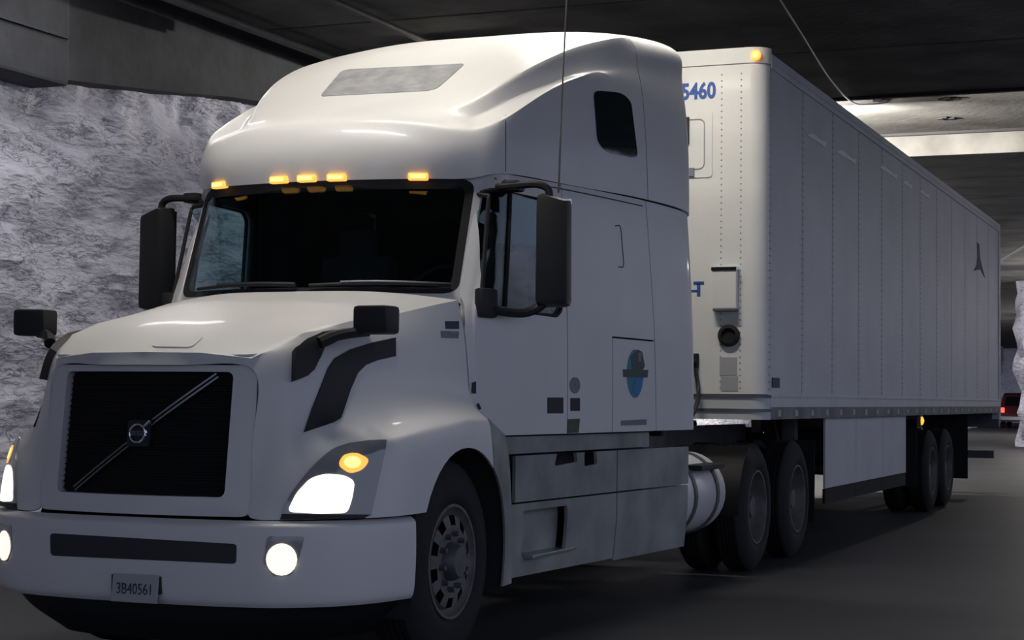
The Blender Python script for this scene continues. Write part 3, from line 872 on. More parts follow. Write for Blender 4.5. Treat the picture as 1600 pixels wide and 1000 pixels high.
# ---- cab sides ----------------------------------------------------------------
def S(y):
    tab = [(0.9, 0.965), (1.2, 1.015), (1.5, 1.045), (2.1, 1.10), (2.8, 1.15), (3.5, 1.195), (4.1, 1.235), (4.3, 1.25)]
    for (a, xa), (b, xb) in zip(tab[:-1], tab[1:]):
        if y <= b: return xa + (xb - xa) * (y - a) / (b - a)
    return tab[-1][1]
rows = []
for z, tum, yf, xf in ((1.145, 0.0, 0.975, 0.99), (1.45, 0.0, 0.975, 0.972), (1.70, 0.003, 0.975, 0.945), (1.82, 0.006, 0.995, 0.915), (1.95, 0.012, 1.062, 0.885), (2.25, 0.028, 1.185, 0.88), (2.52, 0.045, 1.298, 0.872), (2.60, 0.055, 1.33, 0.87)):
    ys = [yf + 0.045, yf + 0.12, 1.55, 2.1, 2.8, 3.5, 4.20]
    row = [Vector((xf, yf, z))]
    for i, y in enumerate(ys):
        x = S(y) - tum
        if i == 0: x = xf + (x - xf) * 0.55
        if i == 1: x = xf + (x - xf) * 0.95
        row.append(Vector((x, y, z + (0.0 if z < 2.55 else (0.066 * min(1, max(0, (y - 1.3) / 2)) - 0.008)))))
    row.append(Vector((row[-1].x - 0.05, 4.26, row[-1].z)))
    rows.append(row)
CV, CF = crgrid(rows, 6, 5)
CB = bvh_of((CV, CF))
dfront = ((1.0, 1.02, 1.87), (0, 1, -0.30))
drear = ((1.0, 2.12, 1.8), (0, 1, 0.0))
srear = ((1.0, 3.50, 1.8), (0, 1, 0.05))
hx = ((1.0, 2.79, 1.5), (0, 1, 0)); hz = ((1.0, 3.1, 1.735), (0, 0.0, 1))
def side_of(c, pl): return (c - Vector(pl[0])).dot(Vector(pl[1]))
def cl2(c):
    if side_of(c, dfront) < 0: return 'pillar'
    if side_of(c, drear) < 0: return 'door'
    if side_of(c, srear) > 0: return 'ext'
    if side_of(c, hx) > 0 and side_of(c, hz) < 0: return 'hatch'
    return 'panel'
cl2.limits = [lambda c: True, lambda c: True, lambda c: True, lambda c: c.z < 1.74, lambda c: 2.785 < c.y < 3.52]
pcs = split(CV, CF, [dfront, drear, srear, hx, hz], cl2, 0.0055)
win = rounded([(1.105, 1.85), (1.265, 2.46), (1.33, 2.50), (1.99, 2.505), (2.055, 2.45), (2.055, 1.87), (1.99, 1.83), (1.14, 1.825)], 0.05)
for s in (1, -1):
    def fl(vf): return vf if s > 0 else mirror_vf(*vf)
    rng = (0.6, 1.6) if s > 0 else (-1.6, -0.6)
    shell('windscreen_pillar', *fl(pcs['pillar']), 'paint', T, 0.02, orient=(0, 2, 1.8))
    d = shell('door', *fl(pcs['door']), 'paint', T, 0.03, orient=(0, 2, 1.8))
    boolean_cut(d, *prism_x(win, *rng))
    # glass pane and its seal follow the door skin
    vv, ff = fill_poly(win, 0.08)
    def skin(p, off):
        h = CB.ray_cast(Vector((3, p[0], p[1])), Vector((-1, 0, 0)))
        q = h[0] if h[0] else CB.find_nearest(Vector((1.02, p[0], p[1])))[0]
        return Vector((s * (q.x - off), p[0], p[1]))
    plate('window_glass', [skin(p, 0.014) for p in vv], [skin(p, 0.019) for p in vv], ff, 'glass', d)
    tube('window_seal', [skin(p, 0.006) for p in win], 0.013, 'seal', d, 6, True)
    tube('window_divider', [skin((1.36, 1.83), 0.008), skin((1.42, 2.17), 0.008), skin((1.48, 2.50), 0.008)], 0.011, 'seal', d, 6)
    pn = shell('sleeper_panel', *fl(pcs['panel']), 'paint', T, 0.02, orient=(0, 2.8, 1.8))
    ht = shell('luggage_hatch', *fl(pcs['hatch']), 'paint', T, 0.02, orient=(0, 2.8, 1.8))
    shell('side_extender', *fl(pcs['ext']), 'paint', T, 0.02, orient=(0, 3.8, 1.8))
    # dark lining a little inside the skin closes the panel gaps
    V = [Vector((s * (p.x - 0.055), p.y, p.z)) for p in CV]
    ln = shell('cab_lining', V, CF if s > 0 else [tuple(reversed(f)) for f in CF], 'liner', T, 0.01, orient=(0, 2, 1.8))
    boolean_cut(ln, *prism_x(win, *rng))
    mir = s < 0
    ribbon('drip_rail', [(772, 279), (860, 292), (940, 308), (1004, 322)], CB, 0.007, 'gap', T, 0.002, mir)
    for pth in ([(961, 353), (969, 355), (972, 385), (974, 415), (966, 417)],):
        ribbon('grab_rail', pth, CB, 0.006, 'gap', pn, 0.003, mir)
V = [Vector((p.x * 0.96, p.y * 0.985 + 0.06, p.z - 0.05)) for p in RV]
shell('roof_lining', V, RF, 'liner', T, 0.01, orient=(0, 2.4, 2.7))
box('sleeper_bulkhead', (-1.10, 3.95, 1.1), (1.10, 4.0, 3.6), 'liner', T)
box('cab_floor', (-0.92, 1.05, 1.10), (0.92, 4.05, 1.18), 'liner', T)
box('cab_firewall', (-0.88, 0.90, 0.7), (0.88, 0.95, 1.80), 'liner', T)
box('cab_ceiling', (-0.82, 1.45, 2.62), (0.82, 4.0, 2.66), 'liner', T)
# flat decals on the driver's side
dec = pn
def side_decal(name, poly, m, lift=0.0015, step=8):
    return patch(name, poly, CB, m, T, lift, 0.0025, step)
tag(side_decal('door_sticker', [(855, 621), (880, 621), (880, 646), (855, 646)], 'sticker_black'), 'square black sticker at the door bottom')
tag(side_decal('door_sticker', [(891, 622), (906, 622), (906, 642), (891, 642)], 'sticker_black'), 'small black sticker behind the door')
tag(side_decal('door_sticker', [(887, 655), (906, 654), (904, 676), (886, 677)], 'sticker_green'), 'green sticker above the sill')
tag(side_decal('door_sticker', [(898 + 8.5 * math.cos(a * math.pi / 8), 602 + 13 * math.sin(a * math.pi / 8)) for a in range(16)], 'sticker_grey'), 'grey round sticker')
em = side_decal('company_emblem', [(992 + 13 * math.cos(a * math.pi / 12), 584 + 38 * math.sin(a * math.pi / 12)) for a in range(24)], 'teal')
patch('emblem_wing', [(985, 557), (996, 546), (1003, 550), (1007, 572), (1003, 580), (988, 580)], CB, 'emblem_dark', em, 0.003, 0.003, 7)
patch('emblem_beak', [(996, 552), (1002, 550), (1000, 566), (996, 564)], CB, 'sticker_grey', em, 0.0042, 0.003, 6)
patch('emblem_banner', [(973, 577), (1012, 578), (1011, 590), (974, 589)], CB, 'emblem_dark', em, 0.0042, 0.004, 7)
patch('emblem_base', [(992, 592), (1005, 590), (1002, 608), (995, 618), (988, 612)], CB, 'emblem_blue', em, 0.0035, 0.003, 6)
side_decal('lettering_strip', [(970, 657), (1010, 655), (1010, 664), (970, 665)], 'sticker_grey')
side_decal('hinge', [(737, 598), (743, 596), (743, 615), (736, 614)], 'gap', 0.006)
side_decal('hinge', [(744, 631), (747, 630), (751, 639), (747, 640)], 'gap', 0.006)

# ---- windscreen ------------------------------------------------------------------
def wsurf(u, v, out=0.0):   # u -1..1 across, v 0..1 up
    yb = 0.80 + 0.255 * abs(u) ** 2.2; yt = 1.00 + 0.305 * abs(u) ** 2.2
    zb = 1.89 + 0.0 * u; zt = 2.555
    x = 0.885 * u * (1 - 0.012 * v)
    return Vector((x, yb + (yt - yb) * v - out, zb + (zt - zb) * v + out * 0.35))
wo = rounded([(-0.985, 0.02), (0.985, 0.02), (0.985, 0.995), (-0.985, 0.995)], 0.10, 6)
vv, ff = fill_poly(wo, 0.09)
ws = plate('windscreen', [wsurf(p.x, p.y, 0.004) for p in vv], [wsurf(p.x, p.y, -0.002) for p in vv], ff, 'glass', T)
def wring(name, A, B, la, lb, m, parent):
    bm = bmesh.new()
    def sub(P):
        out = []
        for i in range(len(P)):
            a = Vector(P[i]); b = Vector(P[(i + 1) % len(P)])
            for j in range(8): out.append(a.lerp(b, j / 8))
        return out
    A = sub(A); B = sub(B); n = len(A)
    rows = [[bm.verts.new(wsurf(p.x, p.y, l)) for p in P] for P, l in ((A, la - 0.02), (A, la), (B, lb), (B, lb - 0.02))]
    for R0, R1 in zip(rows[:-1], rows[1:]):
        for i in range(n): bm.faces.new((R0[i], R0[(i + 1) % n], R1[(i + 1) % n], R1[i]))
    return from_bm(name, bm, m, parent, True)
wi = [(x * 0.955 , 0.5 + (y - 0.5) * 0.90) for x, y in wo]
wring('windscreen_seal', wo, wi, 0.007, 0.006, 'seal', ws)
wx = rounded([(-1.02, -0.06), (1.02, -0.06), (1.02, 1.05), (-1.02, 1.05)], 0.02, 6)
wring('windscreen_frame', wx, wo, -0.004, 0.006, 'paint', T)
for x0, x1, z in ((0.10, 0.84, 1.93), (-0.70, 0.02, 1.925)):
    pts = [wsurf(x0 / 0.885 + (x1 - x0) / 0.885 * t, 0.075 + 0.015 * math.sin(t * 3), 0.022) for t in [i / 8 for i in range(9)]]
    wp = tube('wiper', pts, 0.009, 'plastic', T, 6)
    tube('wiper_arm', [p + Vector((0, -0.012, 0.010)) for p in pts[2:]], 0.006, 'dull_chrome', wp, 6)
# cab interior
bm = bmesh.new(); bm_box(bm, (-0.80, 1.12, 1.45), (0.80, 1.55, 1.93), 0.08)
from_bm('dashboard', bm, 'seat', T, True)
for sx in (-0.48, 0.48):
    bm = bmesh.new(); bm_box(bm, (sx - 0.26, 2.0, 1.25), (sx + 0.26, 2.5, 1.62), 0.06); bm_box(bm, (sx - 0.25, 2.42, 1.5), (sx + 0.25, 2.6, 2.25), 0.06); bm_box(bm, (sx - 0.13, 2.45, 2.22), (sx + 0.13, 2.56, 2.42), 0.04)
    from_bm('seat', bm, 'seat', T, True)
bm = bmesh.new()
bm_tube(bm, [(0.48 + 0.22 * math.cos(a * math.pi / 12), 1.68 + 0.22 * math.sin(a * math.pi / 12) * 0.5, 1.93 + 0.22 * math.sin(a * math.pi / 12) * 0.86) for a in range(24)], 0.017, 8, True)
bm_tube(bm, [(0.27, 1.68, 1.93), (0.69, 1.68, 1.93)], 0.014, 6); bm_tube(bm, [(0.48, 1.68, 1.93), (0.48, 1.52, 1.70)], 0.03, 8)
from_bm('steering_wheel', bm, 'plastic', T, True)

# ---- door mirrors, antenna ----------------------------------------------------------
for s in (1, -1):
    bm = bmesh.new(); bm_box(bm, (-0.098, -0.07, -0.315), (0.098, 0.07, 0.315), 0.035)
    for v in bm.verts:
        if v.co.z > 0.2: v.co.x *= 0.97
        if v.co.z > 0.2 and v.co.x * s > 0: v.co.z -= 0.035
        if v.co.y < 0: v.co.x *= 0.93; v.co.z *= 0.97
    bm.transform(Matrix.Translation((s * 1.28, 1.40, 2.165)) @ Matrix.Rotation(math.radians(s * 13), 4, 'Z'))
    mr = from_bm('door_mirror', bm, 'plastic', T, True)
    bm = bmesh.new(); bm_box(bm, (-0.09, 0.068, -0.29), (0.09, 0.074, 0.29), 0.003)
    bm.transform(Matrix.Translation((s * 1.28, 1.40, 2.165)) @ Matrix.Rotation(math.radians(s * 13), 4, 'Z'))
    from_bm('mirror_glass', bm, 'chrome', mr)
    tube('mirror_arm', [Vector((s * x, y, z)) for x, y, z in smooth_path([(0.95, 1.37, 2.515), (1.10, 1.38, 2.525), (1.19, 1.39, 2.525), (1.245, 1.40, 2.50), (1.255, 1.40, 2.44)], 5)], 0.022, 'plastic', mr, 8)
    tube('mirror_arm', [Vector((s * x, y, z)) for x, y, z in smooth_path([(0.98, 1.14, 1.835), (1.05, 1.20, 1.82), (1.14, 1.32, 1.815), (1.21, 1.38, 1.85), (1.255, 1.40, 1.90)], 5)], 0.026, 'plastic', mr, 8)
    bm = bmesh.new(); bm_box(bm, (-0.03, -0.075, -0.075), (0.03, 0.075, 0.085), 0.02)
    bm.transform(Matrix.Translation((s * 1.0, 1.13, 1.855)) @ Matrix.Rotation(math.radians(-s * 12), 4, 'Z'))
    from_bm('mirror_foot', bm, 'plastic', mr, True)
    bm = bmesh.new(); bm_box(bm, (-0.05, -0.06, -0.03), (0.05, 0.06, 0.03), 0.015)
    bm.transform(Matrix.Translation((s * 1.03, 1.42, 2.525)))
    from_bm('mirror_foot', bm, 'plastic', mr, True)
tube('antenna', smooth_path([(1.27, 1.50, 2.49), (1.27, 1.53, 2.9), (1.27, 1.58, 3.4), (1.265, 1.70, 4.3)], 4), [0.006] * 4 + [0.0045] * 9, 'steel_dirty', T, 6)

# ---- chassis fairings -----------------------------------------------------------------
def skirt_surf(y, z):
    x = 1.055 + (1.235 - 1.055) * (y - 1.3) / 2.8
    return x - 0.05 * max(0, (0.6 - z)) / 0.6 * 1.2
def skirt_panel(name, s, y0, y1, z0, z1, m='paint_dirty', off=0.0, front_slant=0.0):
    rows = []
    for j in range(4):
        z = z1 + (z0 - z1) * j / 3
        rows.append([Vector((s * (skirt_surf(y, z) + off), y, z)) for y in [y0 + front_slant * j / 3 + (y1 - y0 - front_slant * j / 3) * i / 4 for i in range(5)]])
    V, F = crgrid(rows, 3, 3)
    return shell(name, V, F, m, T, 0.02, orient=(0, 2.6, 0.7))
for s in (1, -1):
    skirt_panel('upper_band', s, 1.30, 3.52, 1.04, 1.135, 'paint_dirty', -0.045, 0.12)
    a = skirt_panel('skirt_upper', s, 1.42, 2.86, 0.775, 1.03)
    boolean_cut(a, *prism_x(rounded([(1.93, 0.96), (2.26, 0.975), (2.24, 1.035), (1.97, 1.035)], 0.02), *((0.8, 1.5) if s > 0 else (-1.5, -0.8))))
    boolean_cut(a, *prism_x(rounded([(2.36, 0.945), (2.56, 0.955), (2.54, 1.035), (2.36, 1.035)], 0.02), *((0.8, 1.5) if s > 0 else (-1.5, -0.8))))
    b = skirt_panel('skirt_upper', s, 2.875, 4.14, 0.775, 1.03)
    c = skirt_panel('skirt_lower', s, 1.375, 2.86, 0.36, 0.765)
    boolean_cut(c, *prism_x(rounded([(1.52, 0.47), (2.12, 0.47), (2.12, 0.725), (1.52, 0.725)], 0.03), *((0.8, 1.5) if s > 0 else (-1.5, -0.8))))
    skirt_panel('skirt_lower', s, 2.875, 4.13, 0.345, 0.765)
    skirt_panel('step_well', s, 1.50, 2.14, 0.45, 0.745, 'paint_dirty', -0.07)
    box('step_tread', (min(s * 0.98, s * 1.12), 1.55, 0.46), (max(s * 0.98, s * 1.12), 2.25, 0.478), 'aluminium', T, 0.003)
    box('step_tread', (min(s * 0.98, s * 1.075), 1.60, 0.955), (max(s * 0.98, s * 1.075), 2.0, 0.968), 'aluminium', T, 0.003)
    box('skirt_backing', (min(s * 0.90, s * 0.955), 1.4, 0.38), (max(s * 0.90, s * 0.955), 4.0, 1.1), 'liner', T)
# frame, deck plate, tanks
for s in (1, -1):
    box('frame_rail', (s * 0.42 - 0.04, 0.0, 0.92), (s * 0.42 + 0.04, 8.6, 1.13), 'steel_dirty', T)
box('deck_plate', (-0.52, 3.6, 1.13), (0.52, 5.6, 1.165), 'plastic', T, 0.01)
for y in (5.2, 6.6, 7.3, 8.4): box('cross_member', (-0.38, y - 0.05, 0.94), (0.38, y + 0.05, 1.1), 'steel_dirty', T)
bm = bmesh.new(); lathe(bm, [(-0.55, 0.001), (-0.55, 0.17), (0.55, 0.17), (0.55, 0.001)], seg=20, c=(0, 4.6, 0.68)); from_bm('air_tank', bm, 'aluminium', T, True)
bm = bmesh.new(); bm_box(bm, (-0.38, 6.4, 1.10), (0.38, 7.3, 1.18), 0.04); from_bm('fifth_wheel', bm, 'steel_dirty', T)

# ---- wheels -------------------------------------------------------------------------------
def make_wheel(parent, x_face, y, z, r, s, width=0.29, dual=False, name='wheel', steer=True):
    """outer face at x = s * x_face"""
    bm = bmesh.new()
    w = width
    prof = [(0.02, 0.292), (0.0, 0.315), (-0.004, 0.36), (0.002, 0.42), (0.018, r - 0.045), (0.04, r - 0.012), (0.055, r)]
    g = []
    for k in range(4):
        a0 = 0.055 + (w - 0.11) * (k + 0.75) / 5
        g += [(a0, r), (a0 + 0.002, r - 0.014), (a0 + 0.012, r - 0.014), (a0 + 0.014, r)]
    prof += g + [(w - 0.055, r), (w - 0.04, r - 0.012), (w - 0.018, r - 0.045), (w + 0.004, 0.36), (w, 0.315), (w - 0.02, 0.292)]
    def put(bm2): bm2.transform(Matrix.Translation((s * x_face, y, z)) @ Matrix.Diagonal((-s, 1, 1, 1)))
    lathe(bm, prof, seg=56)
    if dual:
        lathe(bm, [(a + w + 0.05, q) for a, q in prof], seg=40)
    put(bm)
    ty = from_bm(name, bm, 'rubber', parent, True)
    bm = bmesh.new()
    if steer:
        pr = [(0.022, 0.293), (0.004, 0.292), (0.004, 0.278), (0.03, 0.268), (0.045, 0.245), (0.02, 0.235), (0.008, 0.185), (0.012, 0.15), (0.02, 0.13), (0.02, 0.09)]
    else:
        pr = [(0.022, 0.293), (0.004, 0.292), (0.004, 0.278), (0.03, 0.268), (0.12, 0.255), (0.15, 0.235), (0.165, 0.185), (0.165, 0.15), (0.165, 0.13), (0.165, 0.09)]
    lathe(bm, pr, seg=60, skip=lambda i, k: i == 5 and k % 6 in (1, 2, 3))
    put(bm); from_bm('rim', bm, 'rim', ty, True)
    bm = bmesh.new(); lathe(bm, [(0.17, 0.26), (0.17, 0.001)], seg=24); put(bm); from_bm('brake_drum', bm, 'liner', ty, True)
    bm = bmesh.new(); d0 = 0.02 if steer else 0.165
    lathe(bm, [(d0, 0.10), (d0 - 0.03, 0.095), (d0 - 0.06, 0.075), (d0 - 0.065, 0.001)] if steer else [(d0, 0.10), (d0 - 0.08, 0.095), (d0 - 0.12, 0.08), (d0 - 0.125, 0.001)], seg=24); put(bm)
    from_bm('hub', bm, 'steel_dirty', ty, True)
    for k in range(10):
        a = k * math.pi / 5 + 0.15
        bm = bmesh.new()
        bmesh.ops.create_cone(bm, cap_ends=True, segments=6, radius1=0.017, radius2=0.014, depth=0.035, matrix=Matrix.Translation((d0 - 0.022, 0.142 * math.cos(a), 0.142 * math.sin(a))) @ Matrix.Rotation(-math.pi / 2, 4, 'Y'))
        put(bm); from_bm('wheel_nut', bm, 'steel_dirty', ty)
    return ty
for s in (1, -1):
    make_wheel(T, 1.045, 0.64, 0.515, 0.515, s)
    for y in (6.2, 7.58): make_wheel(T, 1.20, y, 0.505, 0.505, s, 0.26, True, steer=False)
    # quarter fender ahead of the drive wheels, mud flap hanger behind
    bm = bmesh.new(); rr = []
    for k in range(13):
        t = math.radians(118 + k * 5.5)
        rr.append([bm.verts.new((s * x, 6.2 + 0.60 * math.cos(t), 0.505 + 0.60 * math.sin(t) * 0.92)) for x in (0.62, 1.20)])
    for A, B in zip(rr[:-1], rr[1:]): bm.faces.new((A[0], A[1], B[1], B[0]))
    bmesh.ops.solidify(bm, geom=bm.faces[:], thickness=0.012)
    from_bm('quarter_fender', bm, 'plastic', T, True)
    box('mud_flap', (min(s * 0.62, s * 1.22), 8.12, 0.28), (max(s * 0.62, s * 1.22), 8.135, 1.0), 'rubber', T, 0.002)
for s in (1, -1):
    bm = bmesh.new()
    lathe(bm, [(4.22, 0.001), (4.22, 0.26), (4.25, 0.30), (5.34, 0.30), (5.38, 0.28), (5.40, 0.22), (5.40, 0.001)], seg=32)
    bm.transform(Matrix.Translation((s * 0.87, 0, 0.66)) @ Matrix.Rotation(math.pi / 2, 4, 'Z'))
    tk = from_bm('fuel_tank', bm, 'paint', T, True)
    for y in (4.55, 5.12):
        bm = bmesh.new(); lathe(bm, [(y - 0.03, 0.303), (y - 0.03, 0.312), (y + 0.03, 0.312), (y + 0.03, 0.303)], seg=32)
        bm.transform(Matrix.Translation((s * 0.87, 0, 0.66)) @ Matrix.Rotation(math.pi / 2, 4, 'Z'))
        from_bm('tank_strap', bm, 'steel_dirty', tk, True)
    box('tank_step', (min(s * 1.05, s * 1.20), 4.6, 0.845), (max(s * 1.05, s * 1.20), 5.22, 0.885), 'plastic', tk, 0.006)
# air lines looping from the cab to the trailer
tube('air_line', smooth_path([(0.55, 4.15, 1.55), (0.62, 4.6, 1.30), (0.66, 5.2, 1.32), (0.72, 5.75, 1.62), (0.735, 5.96, 1.66)], 5), 0.018, 'plastic', T, 6)
tube('air_line', smooth_path([(0.60, 4.15, 1.45), (0.70, 4.7, 1.2), (0.80, 5.4, 1.14), (0.80, 5.85, 1.35), (0.745, 5.97, 1.60)], 5), 0.018, 'plastic', T, 6)

# ================================================================== the trailer
R = empty('semi_trailer', (0, 0, 0), 'long white box trailer with riveted side panels behind the truck', 'trailer')
YF, YR, ZB, ZT, HW = 6.0, 20.62, 1.20, 4.11, 1.30
# front wall with rounded corners
def front_profile(r, inset=0.0):
    pts = [(-HW + 0.0 + inset, YF + r)]
    for k in range(7):
        a = math.pi + k * math.pi / 12
        pts.append((-HW + r + (r - inset) * math.cos(a), YF + r + (r - inset) * math.sin(a)))
    for k in range(7):
        a = 1.5 * math.pi + k * math.pi / 12
        pts.append((HW - r + (r - inset) * math.cos(a), YF + r + (r - inset) * math.sin(a)))
    pts.append((HW - inset, YF + r))
    return pts
def extrude_profile(name, pts, z0, z1, m, parent, thick=0.02):
    V = [(x, y, z0) for x, y in pts] + [(x, y, z1) for x, y in pts]; n = len(pts)
    F = [(i, i + 1, n + i + 1, n + i) for i in range(n - 1)]
    return shell(name, [Vector(v) for v in V], F, m, parent, thick, orient=(0, 9, 2.5))
extrude_profile('front_wall', front_profile(0.13), 1.40, 4.03, 'trailer_front', R)
extrude_profile('front_top_rail', front_profile(0.13, -0.012), 4.03, 4.155, 'trailer_front', R)
extrude_profile('front_bottom_rail', front_profile(0.13, -0.012), 1.20, 1.385, 'trailer_side', R)
for z in (1.385, 1.275):
    extrude_profile('rail_lip', front_profile(0.13, -0.022), z - 0.012, z + 0.010, 'steel_dirty', R, 0.01)
box('roof_sheet', (-HW + 0.01, YF + 0.12, 4.08), (HW - 0.01, YR, 4.10), 'steel_dirty', R)
box('trailer_floor', (-HW + 0.02, YF + 0.05, 1.20), (HW - 0.02, YR - 0.02, 1.34), 'steel_dirty', R)
seams = [6.13, 7.27] + [7.27 + 1.204 * k for k in range(1, 11)] + [YR - 0.12]
for s in (1, -1):
    for a, b in zip(seams[:-1], seams[1:]):
        rows = []
        bul = random.uniform(0.001, 0.005)
        for j in range(3):
            z = 1.30 + (4.02 - 1.30) * j / 2
            rows.append([Vector((s * (HW + bul * math.sin(math.pi * t) * (1 if j == 1 else 0.5)), a + 0.006 + (b - a - 0.012) * t, z)) for t in (0, 0.08, 0.5, 0.92, 1)])
        V, F = crgrid(rows, 2, 3)
        shell('side_panel', V, F, 'trailer_side', R, 0.012, orient=(0, 13, 2.5))
    x0, x1 = (HW - 0.03, HW + 0.016) if s > 0 else (-HW - 0.016, -HW + 0.03)
    box('top_rail', (x0, YF + 0.13, 4.0), (x1, YR, 4.12), 'trailer_side', R, 0.008)
    box('bottom_rail', (x0, YF + 0.13, 1.20), (x1, YR, 1.41), 'trailer_side', R, 0.006)
    box('side_lining', (s * (HW - 0.05) - 0.01, YF + 0.13, 1.3), (s * (HW - 0.05) + 0.01, YR, 4.05), 'gap', R)
    box('rear_post', (min(s * (HW - 0.10), s * (HW + 0.014)), YR - 0.12, 1.10), (max(s * (HW - 0.10), s * (HW + 0.014)), YR + 0.03, 4.12), 'trailer_side', R, 0.006)
    box('rub_rail', (min(s * (HW + 0.01), s * (HW + 0.019)), YF + 0.14, 1.20), (max(s * (HW + 0.01), s * (HW + 0.019)), YR, 1.30), 'rail_dirt', R, 0.002)
    # rub rail pockets
    for k in range(24):
        y = YF + 0.35 + k * 0.595
        box('rail_pocket', (min(s * (HW + 0.012), s * (HW + 0.022)), y, 1.225), (max(s * (HW + 0.012), s * (HW + 0.022)), y + 0.10, 1.275), 'sticker_pale', R, 0.0)
box('rear_doors', (-HW + 0.06, YR - 0.02, 1.22), (HW - 0.06, YR + 0.02, 4.05), 'trailer_front', R)
# rivets: too small to pick apart, one part
bm = bmesh.new()
def rivet(p, n):
    n = Vector(n); a = n.orthogonal().normalized(); b = n.cross(a); q = Vector(p)
    ring_ = [bm.verts.new(q + (a * math.cos(k * math.pi / 2.5) + b * math.sin(k * math.pi / 2.5)) * 0.008) for k in range(5)]
    t = bm.verts.new(q + n * 0.006)
    for k in range(5): bm.faces.new((ring_[k], ring_[(k + 1) % 5], t))
for sm in seams:
    for k in range(44):
        for d in (-0.03, 0.03): rivet((HW + 0.003, sm + d, 1.44 + k * 0.059), (1, 0, 0))
for k in range(180):
    rivet((HW + 0.017, YF + 0.2 + k * 0.08, 4.05), (1, 0, 0)); rivet((HW + 0.017, YF + 0.2 + k * 0.08, 1.38), (1, 0, 0))
for k in range(52):
    for x in (1.10, 0.94): rivet((x, YF - 0.001, 1.45 + k * 0.049), (0, -1, 0))
rv = from_bm('rivets', bm, 'sticker_pale', R); rv['kind'] = 'stuff'

# on the front wall
text_obj('trailer_number', '5460', 0.180, (0.603, YF - 0.002, 3.768), 'blue', R, sx=0.80, bold=0.006)
bm = bmesh.new(); bm_box(bm, (0.685 + 0.03, YF - 0.003, 2.272), (0.802, YF, 2.296)); bm_box(bm, (0.744, YF - 0.003, 2.178), (0.772, YF, 2.28)); bm_box(bm, (0.60, YF - 0.003, 2.212), (0.744, YF, 2.230))
from_bm('company_letters', bm, 'blue', R)
fr = rounded([(0.50, 3.13), (0.865, 3.13), (0.865, 3.66), (0.50, 3.66)], 0.03)
vv, ff = fill_poly(fr, 0.1)
vh = plate('vent_hatch', [Vector((p.x, YF - 0.008, p.y)) for p in vv], [Vector((p.x, YF + 0.002, p.y)) for p in vv], ff, 'trailer_front', R)
tube('hatch_gasket', [Vector((p[0], YF - 0.010, p[1])) for p in rounded([(0.40, 3.20), (0.80, 3.20), (0.80, 3.60), (0.40, 3.60)], 0.05)], 0.005, 'sticker_pale', vh, 6, True)
box('hatch_latch', (0.655, YF - 0.03, 3.40), (0.675, YF - 0.006, 3.62), 'sticker_black', vh, 0.003)
box('hatch_hinge', (0.60, YF - 0.02, 3.14), (0.72, YF - 0.006, 3.21), 'sticker_grey', vh, 0.003)
bm = bmesh.new(); bm_box(bm, (0.885, YF - 0.07, 2.07), (1.085, YF, 2.395), 0.012)
db = from_bm('document_box', bm, 'trailer_front', R)
box('box_lid', (0.880, YF - 0.078, 2.375), (1.090, YF - 0.0, 2.405), 'chrome', db, 0.004)
box('box_latch', (0.895, YF - 0.076, 2.055), (1.085, YF, 2.075), 'steel_dirty', db, 0.003)
bm = bmesh.new(); lathe(bm, [(0.0, 0.088), (0.03, 0.088), (0.04, 0.06), (0.02, 0.055), (0.02, 0.001)], seg=24)
bm.transform(Matrix.Translation((1.012, YF, 1.862)) @ Matrix.Rotation(-math.pi / 2, 4, 'Z'))
from_bm('air_connector', bm, 'rubber', R, True)
box('placard', (0.935, YF - 0.004, 1.55), (1.075, YF, 1.69), 'sticker_pale', R, 0.0)
box('placard', (0.945, YF - 0.004, 1.425), (1.085, YF, 1.54), 'sticker_pale', R, 0.0)
box('gladhand_bracket', (0.715, YF - 0.04, 1.60), (0.765, YF, 1.72), 'rubber', R, 0.006)
def lamp_dot(name, p, r, n, m, m2):
    bm = bmesh.new(); lathe(bm, [(0, r), (0.012, r * 0.95), (0.022, r * 0.6), (0.025, 0.001)], seg=16)
    bm.transform(Matrix.Translation(p) @ Vector((1, 0, 0)).rotation_difference(Vector(n)).to_matrix().to_4x4())
    o = from_bm(name, bm, m, R, True)
    bm = bmesh.new(); lathe(bm, [(0.022, r * 0.55), (0.028, r * 0.3), (0.029, 0.001)], seg=12)
    bm.transform(Matrix.Translation(p) @ Vector((1, 0, 0)).rotation_difference(Vector(n)).to_matrix().to_4x4())
    from_bm('bulb', bm, m2, o, True)
lamp_dot('clearance_lamp', (1.222, YF - 0.014, 4.085), 0.042, (0, -1, 0), 'amber', 'amber_core')
lamp_dot('clearance_lamp', (-1.222, YF - 0.014, 4.085), 0.042, (0, -1, 0), 'amber', 'amber_core')
lamp_dot('side_marker', (HW + 0.006, 13.35, 1.135), 0.05, (1, 0, 0), 'amber_dim', 'amber_dim')
box('marker_bracket', (HW - 0.03, 13.28, 1.07), (HW + 0.004, 13.42, 1.20), 'steel_dirty', R)
